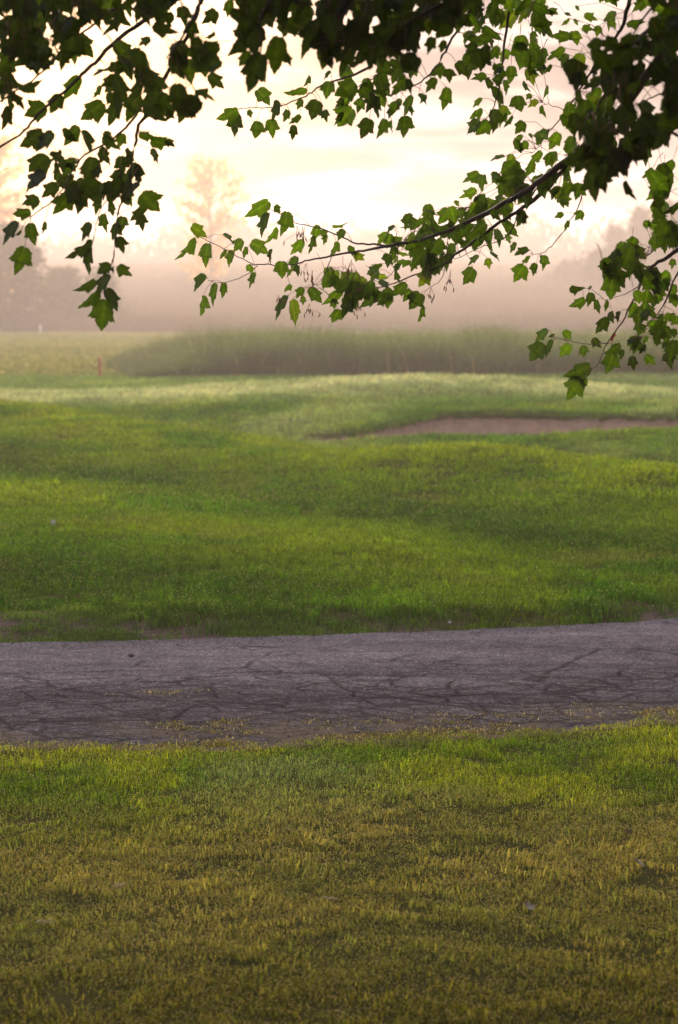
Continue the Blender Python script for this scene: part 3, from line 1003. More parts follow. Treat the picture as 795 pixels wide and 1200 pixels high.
class Leaves:
    def __init__(self, low=False):
        self.low = low
        self.V = []; self.F = []; self.C = []; self.M = []; self.n = 0

    def leaf(self, base, d, nrm, length, r_, asp=1.0, hue=None):
        V2, Fc, C = LL if self.low else LTS[int(r_.integers(0, 4))]
        d = d.normalized(); nrm = (nrm - d * nrm.dot(d)).normalized()
        e = d.cross(nrm)
        fold = r_.uniform(.05, .5); droop = r_.uniform(-.05, .38); twist = r_.uniform(-.35, .35)
        skew = r_.uniform(-.08, .08); wav = r_.uniform(0, .05); ph = r_.uniform(0, 6)
        u = V2[:, 0] * asp * r_.uniform(.88, 1.12) + skew * V2[:, 1] ** 2
        u = u * np.where(u > 0, r_.uniform(.9, 1.08), r_.uniform(.9, 1.08)); v = V2[:, 1]
        w = fold * np.abs(u) - droop * v * v + twist * u * v + wav * np.sin(14 * u + 9 * v + ph)
        P = np.array(base)[None] + (u[:, None] * np.array(e)[None] + v[:, None] * np.array(d)[None] + w[:, None] * np.array(nrm)[None]) * length
        h = r_.uniform(0, 1) if hue is None else hue
        self.V.append(P); self.F.extend([[self.n + i for i in q] for q in Fc]); self.M.extend([0] * len(Fc))
        self.C.append(np.stack([np.full(len(v), h), v, C, np.ones(len(v))], -1))
        self.n += len(P)

    def stem(self, a, b, rad=.0009):
        g = Geo()
        m = a.lerp(b, .5) + Vector((0, 0, (b - a).length * .12))
        g.tube([a, m, b], [rad * 1.2, rad, rad * .9], 3, 0)
        self.V.append(np.array(g.v)); self.F.extend([[self.n + i for i in q] for q in g.f]); self.M.extend([1] * len(g.f))
        self.C.append(np.zeros((len(g.v), 4)))
        self.n += len(g.v)

    def build(self, name, parent):
        o = mesh_obj(name, np.concatenate(self.V), self.F, [M_LEAF, M_PETIOLE], parent, self.M, True)
        set_leaf_attr(o, np.concatenate(self.C))
        return o


ZT = {1: (0, 0, 3.975), 2: (0, 140, 3.614), 3: (190, 0, 3.786), 4: (380, 0, 3.786), 5: (585, 0, 3.786), 6: (200, 220, 3.614), 7: (400, 160, 3.614), 8: (585, 170, 3.786), 0: (0, 0, 1)}


def zp(z, x, y):
    a, b, s = ZT[z]
    return a + x / s, b + y / s


BOUGHS = {
 'left': dict(
  offframe=[(1, -640, 620, -70, 980, 22, 25, 6.2, 6.6), (1, -760, 380, -60, 660, 26, 28, 6.0, 6.5), (1, -700, -100, -60, 380, 44, 30, 5.7, 6.5)],
  twigs=[(1, [(-620, 960), (-280, 830), (60, 650), (130, 590), (210, 500), (290, 435), (370, 360), (440, 290), (530, 200), (620, 130), (740, 60), (880, -40)], 6.3, 6.6, .0025, .007),
         (2, [(135, 415), (260, 310), (340, 170), (480, 80), (560, 0), (640, -120)], 6.6, 6.6, .0015, .0045),
         (2, [(460, 660), (485, 560), (500, 400), (550, 270), (570, 110), (605, 0), (700, -180), (800, -360), (850, -500), (900, -600)], 6.7, 6.5, .0013, .008),
         (2, [(375, 560), (400, 500), (420, 400), (500, 250), (540, 150)], 6.65, 6.6, .001, .002),
         (1, [(-760, 640), (-340, 590), (0, 470), (80, 420), (200, 330), (330, 200), (440, 110), (600, 0), (700, -60)], 6.1, 6.3, .0015, .004),
         (3, [(20, 260), (60, 210), (120, 110), (165, 10), (200, -80)], 5.6, 5.7, .002, .005)],
  leaves={2: [(180, 50, 80, 115), (225, 55, 150, 130), (270, 38, 312, 108), (195, 150, 118, 230), (345, 50, 400, 150), (590, 62, 662, 78), (640, 90, 742, 118), (640, 128, 690, 196), (572, 195, 598, 288),
    (520, 318, 545, 368), (600, 315, 682, 404), (610, 372, 556, 440), (590, 402, 612, 472), (500, 498, 525, 570), (520, 412, 516, 482), (470, 618, 404, 652), (505, 618, 551, 672), (480, 625, 478, 655),
    (468, 664, 396, 742), (400, 678, 327, 745), (408, 725, 334, 812), (450, 718, 498, 812), (450, 765, 417, 903), (388, 515, 298, 610), (390, 545, 352, 650, .35), (385, 440, 335, 517), (300, 312, 238, 420),
    (350, 290, 325, 400), (190, 434, 190, 492), (130, 440, 142, 536), (75, 435, 5, 530), (105, 543, 68, 657), (130, 388, 48, 412), (245, 275, 175, 335), (165, 335, 90, 358), (190, 228, 95, 288), (255, 130, 212, 200),
    (300, 185, 262, 250), (440, 400, 450, 485), (490, 440, 470, 512), (425, 325, 398, 405), (470, 350, 482, 412), (455, 268, 430, 340), (510, 215, 480, 290), (235, 180, 230, 260), (390, 160, 370, 260), (430, 120, 470, 200), (540, 120, 560, 180), (520, 60, 500, 130), (90, 470, 60, 500)],
   1: [(370, 358, 293, 466), (282, 443, 240, 532), (215, 500, 105, 545), (362, 168, 432, 262), (502, 328, 430, 350, .3), (90, 405, 208, 388), (40, 500, 10, 610), (462, 398, 436, 472, .4), (560, 60, 500, 178), (150, 300, 130, 250),
    (400, 20, 380, 100), (460, 30, 440, 110), (640, 230, 560, 300), (560, 350, 480, 440), (480, 480, 372, 560), (560, 470, 500, 590), (700, 180, 640, 210), (640, 440, 600, 560), (700, 430, 690, 560), (60, 480, 20, 540), (250, 250, 222, 336), (180, 240, 138, 316), (300, 240, 290, 326), (345, 210, 346, 306)],
   3: [(85, 30, 105, 120), (240, 48, 186, 112), (300, 0, 286, 84), (210, 330, 282, 392), (110, 470, 75, 542), (50, 460, 32, 532), (150, 400, 165, 460), (220, 190, 255, 184, .5), (235, 145, 185, 182, .4), (20, 620, 60, 655)]},
  fills=[(2, 215, 60, 560, 330, 26, 25, 6.3, 6.9), (1, 0, 0, 330, 290, 58, 32, 5.6, 6.4), (1, 330, 0, 780, 90, 22, 30, 5.6, 6.4), (1, 480, 210, 790, 560, 24, 29, 5.9, 6.5), (3, 0, 130, 230, 500, 20, 32, 5.6, 6.1), (1, 0, 300, 110, 480, 8, 30, 5.8, 6.3), (1, -60, -120, 800, 0, 46, 34, 5.2, 6.5)]),
 'near': dict(
  twigs=[(3, [(400, 400), (440, 200), (430, 100), (480, 0), (560, -100)], 5.7, 5.7, .002, .004),
         (4, [(100, 320), (230, 190), (400, 90), (600, -20), (760, -120)], 5.8, 5.9, .002, .008),
         (3, [(720, 300), (740, 180), (795, 60), (850, -60)], 5.8, 5.8, .002, .004),
         (4, [(0, 210), (60, 100), (130, 0), (200, -120)], 5.8, 5.8, .002, .005)],
  leaves={3: [(440, 118, 296, 250), (440, 240, 385, 416), (520, 165, 485, 345), (545, 235, 578, 300), (440, 60, 330, 90), (700, 92, 600, 230), (380, 225, 350, 305), (510, 100, 560, 20), (760, 120, 700, 310)],
   4: [(480, 165, 465, 245), (535, 180, 520, 238), (680, 218, 686, 306), (200, 150, 180, 300), (120, 200, 60, 340), (330, 160, 300, 250), (260, 190, 250, 300)]},
  fills=[(3, 340, -60, 640, 130, 20, 36, 5.5, 6.2), (3, 670, 30, 800, 290, 11, 36, 5.5, 6.2), (4, -20, -80, 420, 210, 56, 34, 5.4, 6.4), (4, 400, -80, 640, 120, 28, 32, 5.6, 6.4), (4, 60, 180, 380, 300, 12, 28, 5.8, 6.4), (3, 230, -120, 680, 0, 18, 36, 5.5, 6.2)]),
 'middle': dict(
  twigs=[(3, [(340, 480), (390, 480), (530, 470), (640, 425), (700, 385), (795, 350), (880, 320), (960, 260), (1060, 120), (1130, -60), (1180, -200)], 7.4, 6.9, .001, .006),
         (4, [(190, 440), (270, 425), (380, 390), (460, 340), (520, 260), (570, 170), (650, 40), (700, -60), (740, -160)], 7.2, 7.0, .001, .006),
         (4, [(110, 450), (140, 390), (200, 350), (260, 320)], 7.2, 7.1, .001, .002),
         (4, [(690, 560), (740, 500), (770, 420), (790, 300), (810, 120), (850, -60)], 7.4, 7.2, .001, .005)],
  leaves={3: [(335, 488, 246, 538), (330, 503, 318, 612), (425, 398, 486, 468), (385, 488, 398, 522), (420, 538, 412, 616), (482, 530, 492, 617), (512, 446, 500, 540), (558, 488, 540, 545), (584, 556, 580, 624), (612, 510, 568, 560),
    (642, 395, 526, 418), (690, 446, 655, 532), (722, 488, 728, 541), (745, 362, 722, 434), (652, 336, 640, 388), (748, 315, 710, 350), (800, 385, 768, 422), (800, 436, 774, 482), (800, 498, 770, 562), (520, 470, 480, 530), (620, 440, 600, 490)],
   4: [(135, 365, 48, 430), (235, 365, 302, 422), (165, 395, 205, 442), (115, 425, 58, 482), (125, 482, 56, 562), (150, 468, 150, 508), (200, 528, 165, 612), (245, 432, 222, 524), (268, 528, 245, 616), (300, 536, 290, 588), (356, 516, 360, 620),
    (325, 455, 300, 505), (392, 428, 350, 520), (420, 418, 456, 472), (548, 390, 520, 492), (545, 308, 560, 371), (588, 278, 650, 340), (525, 288, 470, 345), (495, 348, 450, 412), (402, 308, 412, 342), (352, 328, 345, 386), (700, 436, 655, 476),
    (695, 480, 640, 526), (690, 535, 630, 602), (728, 535, 680, 608), (745, 488, 768, 590), (715, 328, 652, 364), (722, 345, 745, 412), (300, 480, 280, 530), (340, 440, 320, 480), (170, 440, 140, 500), (380, 470, 390, 520), (450, 420, 430, 470)]},
  fills=[(4, 620, -40, 795, 320, 36, 24, 6.6, 7.4), (4, 100, 330, 260, 500, 8, 22, 7.0, 7.4), (4, 250, 250, 400, 420, 12, 24, 6.6, 7.2), (4, 760, 320, 795, 480, 5, 22, 7.0, 7.4), (4, 560, -120, 820, 0, 14, 26, 6.4, 7.2)]),
 'long': dict(
  twigs=[(6, [(110, 205), (200, 245), (330, 315), (370, 325), (500, 327), (570, 310), (680, 290), (795, 270), (873, 255), (1020, 228), (1145, 195), (1290, 130), (1443, 50), (1520, 5), (1610, -65), (1740, -160), (1880, -300), (2050, -520), (2200, -760)], 8.3, 6.6, .0014, .015),
         (6, [(410, 80), (460, 110), (530, 150), (640, 175), (740, 215), (795, 238), (913, 244), (1023, 230)], 8.2, 7.75, .001, .004),
         (6, [(160, 395), (210, 400), (310, 375), (370, 330)], 8.2, 8.15, .001, .0016),
         (7, [(120, 640), (200, 630), (330, 580), (430, 545), (500, 490), (620, 400), (740, 320), (795, 285), (890, 200), (960, 110), (1010, 40)], 8.0, 7.2, .0013, .009),
         (7, [(480, 520), (600, 465), (690, 430), (770, 310), (820, 230), (900, 130)], 7.9, 7.3, .001, .003),
         (7, [(360, 650), (420, 610), (440, 560)], 7.9, 7.9, .0008, .0014),
         (7, [(130, 610), (190, 600), (235, 540), (240, 470)], 8.0, 7.9, .0008, .0015),
         (6, [(600, 420), (640, 385), (660, 350), (680, 295)], 8.1, 8.0, .0008, .0016),
         (7, [(520, 305), (640, 290), (700, 250), (760, 215)], 7.7, 7.5, .0008, .002),
         (5, [(150, 680), (220, 590), (300, 490), (360, 400), (420, 300), (490, 200), (540, 130), (580, 0), (610, -120)], 7.5, 7.0, .001, .007),
         (5, [(190, 455), (240, 470), (300, 490)], 7.5, 7.4, .0008, .0015),
         (8, [(155, 485), (200, 475), (260, 415), (350, 280), (385, 150), (400, 60), (420, -40)], 7.6, 7.0, .0009, .003)],
  leaves={6: [(90, 162, 158, 208), (95, 212, 34, 322), (160, 238, 135, 328), (222, 200, 276, 237, .45), (232, 262, 214, 313), (268, 268, 244, 337), (305, 222, 258, 268), (342, 232, 420, 268), (322, 250, 308, 300), (330, 325, 345, 367), (358, 360, 328, 429),
    (415, 58, 318, 132), (418, 108, 384, 218), (445, 168, 412, 250), (492, 102, 480, 207), (445, 74, 468, 108), (152, 376, 92, 440), (195, 408, 168, 505), (225, 402, 226, 468), (140, 458, 130, 546), (432, 262, 412, 322), (470, 312, 470, 386),
    (505, 345, 490, 386), (535, 292, 508, 360), (560, 222, 510, 292), (622, 158, 608, 230), (605, 205, 598, 285), (662, 198, 640, 245), (702, 228, 690, 300), (688, 158, 766, 163, .4), (735, 178, 700, 222), (752, 252, 800, 285), (505, 408, 478, 442),
    (492, 458, 443, 566), (512, 478, 538, 592), (562, 425, 528, 470), (590, 425, 642, 492), (640, 395, 655, 440), (705, 375, 648, 425), (742, 368, 785, 395), (765, 402, 700, 450), (722, 430, 655, 505), (712, 515, 688, 576), (762, 468, 730, 552), (690, 470, 700, 520), (560, 460, 560, 500), (780, 440, 790, 500), (545, 330, 540, 380), (640, 180, 660, 215)],
   7: [(195, 408, 142, 456), (228, 380, 188, 402), (300, 330, 255, 402), (350, 342, 312, 386), (360, 318, 426, 325, .4), (455, 308, 420, 376), (492, 315, 548, 336), (488, 310, 478, 372), (570, 222, 502, 272), (478, 275, 505, 296, .8), (582, 152, 510, 196),
    (602, 162, 585, 230), (692, 85, 628, 96, .5), (702, 105, 700, 196), (645, 165, 665, 208), (745, 186, 692, 248), (685, 248, 640, 284), (760, 312, 772, 374), (642, 388, 610, 488), (655, 392, 686, 466), (612, 366, 550, 416), (582, 298, 600, 352), (635, 315, 676, 355),
    (470, 452, 464, 518), (582, 505, 532, 542), (630, 488, 680, 521), (622, 516, 628, 563), (560, 560, 516, 625), (425, 436, 376, 494), (352, 484, 298, 558), (395, 495, 348, 562), (422, 515, 400, 562), (240, 486, 290, 520), (202, 498, 188, 558), (172, 538, 128, 556), (155, 562, 104, 577),
    (256, 534, 228, 588), (372, 572, 325, 640), (305, 405, 308, 472), (342, 395, 328, 452), (385, 352, 402, 392), (335, 664, 292, 735), (292, 648, 264, 702), (342, 712, 322, 786, .35), (275, 622, 212, 678), (130, 612, 84, 692), (160, 612, 210, 650), (60, 615, 30, 740), (22, 678, 8, 770), (735, 15, 762, 72), (60, 495, 95, 536),
    (100, 600, 60, 650), (150, 640, 130, 710), (180, 660, 210, 690), (360, 370, 340, 420), (410, 390, 440, 420), (500, 370, 520, 420), (560, 330, 540, 380), (380, 520, 420, 560), (720, 120, 740, 170), (30, 590, 10, 660), (690, 300, 700, 350)],
   5: [(225, 38, 266, 62), (165, 55, 188, 156), (292, 58, 325, 72), (312, 82, 276, 118), (332, 85, 354, 110), (338, 28, 366, 46), (378, 68, 442, 90), (510, 50, 470, 125), (642, 8, 590, 52), (570, 100, 660, 104), (312, 158, 230, 163), (330, 138, 350, 202), (370, 120, 422, 136), (445, 115, 430, 166),
    (150, 212, 196, 282), (288, 212, 213, 272), (302, 240, 272, 306), (368, 240, 334, 314), (125, 305, 158, 384), (108, 362, 137, 413), (92, 252, 140, 283), (212, 378, 196, 434), (85, 425, 92, 502), (142, 418, 118, 442), (172, 448, 128, 474), (192, 468, 202, 532), (108, 540, 76, 592), (100, 598, 62, 643),
    (130, 595, 152, 618), (118, 625, 94, 678), (212, 575, 166, 645), (265, 590, 224, 668), (150, 140, 162, 186), (500, 90, 520, 130)],
   8: [(285, 305, 248, 322), (305, 335, 288, 386), (370, 294, 334, 336), (130, 462, 64, 492), (132, 492, 96, 542), (112, 535, 60, 607), (165, 526, 140, 586), (190, 490, 206, 557), (320, 180, 262, 238), (360, 170, 335, 246), (200, 170, 205, 242), (110, 230, 140, 290), (100, 290, 110, 352), (190, 40, 160, 80),
    (240, 0, 220, 25), (100, 10, 95, 38), (60, 170, 30, 210)]},
  fills=[(5, 0, 0, 215, 320, 34, 24, 7.0, 7.7), (5, 0, 320, 60, 560, 8, 22, 7.2, 7.7), (5, 280, 430, 480, 680, 26, 28, 6.6, 7.4), (8, 0, 40, 110, 270, 14, 24, 7.3, 7.8), (7, 560, 270, 720, 380, 10, 22, 7.4, 7.8), (7, 280, 290, 760, 480, 34, 21, 7.4, 8.0), (8, 40, 60, 300, 200, 12, 22, 7.2, 7.5), (7, 200, 430, 460, 600, 14, 20, 7.7, 8.0), (8, 60, 120, 330, 260, 14, 22, 7.2, 7.5), (7, 290, 380, 430, 560, 12, 22, 7.7, 8.0), (7, 70, 590, 210, 710, 9, 22, 7.9, 8.2), (6, 640, 360, 790, 500, 10, 22, 8.0, 8.3), (5, 440, -60, 720, 40, 10, 24, 6.9, 7.5)]),
 'right': dict(
  twigs=[(8, [(400, 1000), (440, 970), (480, 880), (530, 810), (600, 680), (640, 590), (690, 530), (790, 470), (880, 400), (1020, 250), (1180, 20), (1320, -250), (1420, -420)], 7.9, 6.6, .0012, .016),
         (8, [(240, 850), (330, 875), (400, 885), (480, 880)], 8.0, 7.9, .0009, .0018),
         (8, [(600, 850), (670, 790), (740, 690), (795, 560), (850, 460), (900, 380)], 7.6, 7.0, .001, .005),
         (8, [(470, 690), (530, 670), (600, 640), (640, 590)], 7.7, 7.5, .0008, .0016),
         (8, [(560, 530), (640, 500), (720, 440), (795, 400), (900, 330)], 7.3, 6.9, .001, .004),
         (8, [(340, 630), (410, 640), (470, 690)], 7.8, 7.7, .0007, .001),
         (8, [(300, 1040), (360, 1020), (400, 1000)], 7.95, 7.9, .0007, .001)],
  leaves={8: [(682, 104, 638, 154), (772, 68, 714, 124), (655, 0, 650, 100), (765, 122, 680, 262), (800, 255, 722, 316), (640, 345, 682, 355), (725, 335, 722, 402), (606, 412, 570, 467), (548, 466, 488, 545), (525, 515, 448, 602), (545, 555, 500, 666), (585, 498, 560, 602), (320, 625, 384, 650), (378, 680, 318, 726),
    (402, 655, 398, 724), (432, 688, 440, 752), (412, 625, 395, 645), (478, 765, 422, 836), (502, 738, 500, 792), (535, 738, 520, 795), (682, 595, 650, 648), (755, 588, 735, 636), (690, 668, 682, 726), (662, 730, 626, 788), (768, 662, 785, 722), (772, 505, 770, 552), (718, 798, 690, 886), (775, 815, 775, 858), (800, 765, 762, 800),
    (778, 866, 758, 962), (652, 932, 690, 982), (592, 938, 600, 1004), (505, 925, 478, 1022), (535, 885, 475, 935), (552, 910, 536, 952), (575, 862, 648, 905), (420, 856, 455, 902), (372, 890, 376, 944), (215, 820, 152, 876), (245, 838, 220, 856, .5), (235, 866, 195, 942), (200, 885, 132, 957), (285, 825, 326, 864), (315, 885, 270, 942),
    (402, 982, 292, 1032), (362, 1036, 300, 1132), (388, 1036, 368, 1082), (645, 798, 618, 842), (655, 848, 640, 892), (600, 860, 560, 890), (640, 560, 640, 620), (710, 560, 700, 620), (600, 700, 570, 770), (480, 690, 470, 740), (620, 650, 635, 705), (705, 690, 740, 660), (725, 750, 705, 790)]},
  fills=[(8, 480, 450, 640, 640, 20, 25, 6.9, 7.5), (8, 640, 340, 795, 480, 18, 23, 6.8, 7.3), (8, 640, 555, 755, 650, 10, 23, 7.1, 7.5), (8, 600, 640, 795, 820, 12, 20, 7.2, 7.7), (8, 690, 820, 800, 950, 4, 20, 7.5, 7.7), (8, 580, 790, 760, 930, 8, 20, 7.5, 7.8), (8, 690, 120, 800, 330, 10, 28, 6.6, 7.2)]),
 'dark': dict(
  twigs=[(5, [(620, 460), (680, 430), (800, 370), (900, 300), (1050, 160)], 6.3, 6.2, .0013, .004),
         (5, [(740, 345), (640, 250), (590, 180), (640, 80), (740, -40)], 6.0, 6.0, .0013, .003),
         (5, [(380, 620), (440, 480), (520, 330), (600, 200), (700, 100), (850, -40), (980, -160)], 5.9, 6.0, .002, .008),
         (5, [(830, 620), (700, 560), (560, 560), (460, 600)], 6.0, 5.9, .004, .002)],
  leaves={5: [(742, 345, 640, 372), (765, 402, 735, 482), (705, 140, 752, 256), (760, 90, 700, 190), (440, 185, 400, 222), (540, 250, 480, 330), (600, 200, 560, 300)],
   8: [(562, 160, 592, 252)]},
  fills=[(5, 390, 170, 660, 330, 15, 34, 5.6, 6.3), (5, 330, 320, 600, 480, 12, 34, 5.6, 6.3), (5, 280, 520, 620, 720, 22, 34, 5.6, 6.4), (5, 480, 480, 795, 660, 14, 32, 5.2, 6.2), (5, 690, 60, 800, 330, 14, 40, 5.0, 5.6), (5, 700, 400, 800, 560, 6, 34, 5.4, 6.0), (5, 500, -120, 860, 0, 20, 36, 5.0, 6.2), (8, 330, 0, 530, 190, 13, 34, 5.6, 6.2), (5, 800, 0, 950, 600, 30, 38, 5.2, 6.4)]),
}

# offframe limbs that carry the boughs
LIMBS = []
def limb(pts, r0, r1):
    g = Geo()
    S = spline([tuple(Vector(p) - TRUNK) for p in pts], 10)
    LIMBS.append([Vector(p) for p in S])
    g.tube([Vector(p) for p in S], list(np.linspace(r0, r1, len(S))), 9)
    return g.build('limb', M_BARK, MAPLE, True)


g = Geo()
tp = spline([(0, 0, -.15), (.02, 0, .15), (.03, .02, 1.0), (0, .03, 2.2), (-.05, .0, 3.6), (-.15, -.1, 5.2), (-.2, -.15, 7.0), (-.15, -.1, 8.4)], 5)
tr = np.interp(np.linspace(0, 1, len(tp)), [0, .03, .09, .3, .55, 1], [.34, .27, .21, .19, .14, .03])
g.tube([Vector(p) for p in tp], list(tr), 14)
g.build('trunk', M_BARK, MAPLE, True)

limb_ends = {}
r_ = np.random.default_rng(5)
for bi, (bname, B) in enumerate(BOUGHS.items()):
    woods_ = []
    node_px = []; node_p = []
    root_pt = None
    for ti, (z, pts, d0, d1, r0, r1) in enumerate(B['twigs']):
        n = len(pts)
        P = []
        for i, (a, b) in enumerate(pts):
            t = i / (n - 1)
            px, py = zp(z, a, b)
            P.append(tuple(at(px, py, d0 + (d1 - d0) * t + .05 * math.sin(3.1 * i + ti))))
        S = spline(P, 5)
        rad = [r0 + (r1 - r0) * (i / (len(S) - 1)) ** (1.9 if r1 > .012 else 1.15) for i in range(len(S))]
        S = [Vector(s) + Vector((r_.normal(0, .0015), r_.normal(0, .0015), r_.normal(0, .0015))) for s in S]
        wood = Geo(); wood.tube([s - TRUNK for s in S], rad, 6); woods_.append((r1, wood))
        for s in S: node_p.append(s)
        B.setdefault('ends', []).append((S[-1], r1))
    node_arr = np.array([tuple(p) for p in node_p])
    # short spurs so that leaves hang from wood
    L = Leaves()
    h0, h1 = {'near': (0, .42), 'dark': (0, .48), 'left': (.1, .55), 'middle': (.25, .85), 'right': (.3, .9)}.get(bname, (.5, 1))  # leaf tone per bough: canopy shade painted dark, lit boughs lighter
    def hang(bx, by, tx, ty, w, depth, hue=None, full=True):
        hue = r_.uniform(h0, h1)
        # base and tip of a leaf given as picture points at a true depth
        base = at(bx, by, depth)
        ln_px = math.hypot(tx - bx, ty - by)
        ddep = r_.uniform(-.35, .35) * ln_px / F * depth
        tip = at(tx, ty, depth + ddep)
        d = tip - base; ln = d.length / 1.06
        view = (Vector((0, 0, CAM_Z)) - base).normalized()
        side = d.normalized().cross(view)
        roll = math.acos(w) * r_.choice([-1, 1]) if w < 1 else r_.uniform(-1.05, 1.05)
        nrm = view * math.cos(roll) + side * math.sin(roll)
        if r_.uniform() < .5: pass
        asp = r_.uniform(.66, 1.0)
        dd = np.linalg.norm(node_arr - np.array(base)[None], axis=1)
        L.leaf(base - TRUNK, d, nrm, ln, r_, asp, hue)
        j = int(dd.argmin())
        if dd[j] < .16: src = node_p[j]
        else: src = base - d.normalized() * .035 + Vector((r_.normal(0, .01), r_.normal(0, .01), .02))
        L.stem(src - TRUNK, base - TRUNK)
    for z, lst in B['leaves'].items():
        for q in lst:
            w = q[4] if len(q) > 4 else 1
            bx, by = zp(z, q[0], q[1]); tx, ty = zp(z, q[2], q[3])
            # depth of the closest twig in the picture
            best = None
            for p in node_p:
                v = p - Vector((0, 0, CAM_Z))
                dep = v.y
                cx = v.x; cy = v.y * cp - v.z * sp; cz = v.y * sp + v.z * cp
                ppx = 397.5 + F * cx / cy; ppy = 600 - F * cz / cy
                e = (ppx - bx) ** 2 + (ppy - by) ** 2
                if best is None or e < best[0]: best = (e, dep)
            hang(bx, by, tx, ty, w, best[1] + r_.normal(0, .05))
    for (z, x0_, y0_, x1_, y1_, cnt, size, da, db) in B['fills'] + B.get('offframe', []):
        for k in range(cnt):
            a = r_.uniform(x0_, x1_); b = r_.uniform(y0_, y1_)
            px, py = zp(z, a, b)
            s = size * r_.uniform(.55, 1.25)
            th = math.radians(r_.normal(95, 38))
            dep = r_.uniform(da, db)
            hang(px - math.cos(th) * s * .5, py - math.sin(th) * s * .5, px + math.cos(th) * s * .5, py + math.sin(th) * s * .5, 1, dep)
    woods_.sort(key=lambda q: -q[0])
    br = woods_[0][1].build('branch', M_TWIG, MAPLE, True)
    for _, wd in woods_[1:]: wd.build('twig', M_TWIG, br, True)
    L.build('foliage', br)
    B['obj'] = br
    if bname == 'long':
        for z, a, b, ln in ((6, 535, 160, 60), (6, 560, 165, 40), (6, 575, 320, 60), (6, 600, 350, 50), (6, 740, 330, 40), (6, 770, 320, 50), (7, 45, 520, 70), (7, 70, 680, 70), (7, 240, 400, 60), (7, 465, 565, 70), (7, 380, 640, 50), (6, 590, 490, 40), (6, 460, 455, 20), (7, 450, 420, 40)):
            sg = Geo()
            px, py = zp(z, a, b)
            dep = 8.0
            p0 = at(px, py, dep)
            for kk in range(3):
                p1 = p0 + Vector((r_.normal(0, .008), r_.normal(0, .008), -ln / 3.6 / F * dep * .55))
                p2 = p0 + Vector((r_.normal(0, .018), r_.normal(0, .01), -ln / 3.6 / F * dep * r_.uniform(.8, 1.1)))
                sg.tube([p0 - TRUNK, p1 - TRUNK, p2 - TRUNK], [.0008, .0007, .0006], 3)
                for q in (p1, p2):
                    sg.tube([q - TRUNK, q - TRUNK + Vector((.001, 0, -.006)), q - TRUNK + Vector((r_.normal(0, .003), 0, -.016))], [.001, .0022, .001], 5)
            sg.build('seed_cluster', M_SEED, br, True)
    if bname == 'right':
        bg_ = Geo()
        for (a, b) in ((498, 862), (504, 848), (509, 842)):
            p = at(*zp(8, a, b), 7.84)
            q = p - TRUNK
            bg_.tube([q + Vector((0, 0, -.006)), q + Vector((.002, 0, 0)), q + Vector((.004, 0, .010))], [.002, .0055, .0015], 7)
        bo = bg_.build('red_bud', M_BUD, br, True)
        bo['label'] = 'small red bud at the fork of the lowest right twig'

# limbs from the trunk to where boughs leave the frame
E = {k: B['ends'] for k, B in BOUGHS.items()}
T0 = TRUNK
limb([T0 + Vector((0, .02, 2.3)), T0 + Vector((-.25, .5, 2.55)), T0 + Vector((-.8, 1.0, 2.75)), tuple(E['long'][0][0])], .10, .028)
limb([T0 + Vector((0, .03, 2.0)), T0 + Vector((-.4, .7, 2.4)), T0 + Vector((-1.0, 1.1, 2.62)), tuple(E['right'][0][0])], .07, .016)
hub = Vector((.9, 6.1, 3.15))
limb([T0 + Vector((-.03, 0, 3.0)), T0 + Vector((-.9, .3, 3.25)), tuple(hub), (-.1, 6.5, 3.1), (-.7, 6.55, 2.85), tuple(E['left'][2][0])], .09, .008)
limb([T0 + Vector((-.05, 0, 3.4)), T0 + Vector((-.9, -.1, 3.5)), (1.2, 5.1, 3.3), (.6, 5.1, 2.9), tuple(E['near'][1][0])], .07, .009)
limb([T0 + Vector((-.05, 0, 3.5)), T0 + Vector((-.7, .1, 3.4)), (1.6, 5.5, 3.1), tuple(E['dark'][2][0])], .05, .010)
def join(a, b, r0=.012, r1=.005):
    a, b = Vector(a), Vector(b)
    w = Vector((r_.normal(0, .08), r_.normal(0, .08), .06))
    limb([tuple(a), tuple(a.lerp(b, .33) + w), tuple(a.lerp(b, .7) + w * .5), tuple(b)], r0, r1)
for key in ('left', 'near', 'middle', 'long', 'right', 'dark'):
    for i, (e, r1) in enumerate(E[key]):
        # project: only ends that left the frame are carried on
        v = e - Vector((0, 0, CAM_Z)); cy = v.y * cp - v.z * sp
        ppx = 397.5 + F * v.x / cy; ppy = 600 - F * (v.y * sp + v.z * cp) / cy
        if (ppy < -3 or ppx > 800) and (key, i) not in (('long', 0), ('right', 0), ('left', 2), ('near', 1), ('dark', 2)):
            tgt = hub + Vector((r_.uniform(-1.0, .6), r_.uniform(-.6, .3), r_.uniform(.1, .4))) if ppx < 700 else T0 + Vector((-.9, .5, 3.0))
            join(tgt, e, max(.012, r1 * 1.6), r1)
for k in range(7):
    th = k * 2.399; z = 3.6 + .6 * k
    R = 2.6 - .22 * k
    limb([T0 + Vector((-.1, -.05, z)), T0 + Vector((R * .5 * math.cos(th), R * .5 * math.sin(th), z + .5)), T0 + Vector((R * math.cos(th) - .5, R * math.sin(th) - .3, z + .9))], .06, .012)

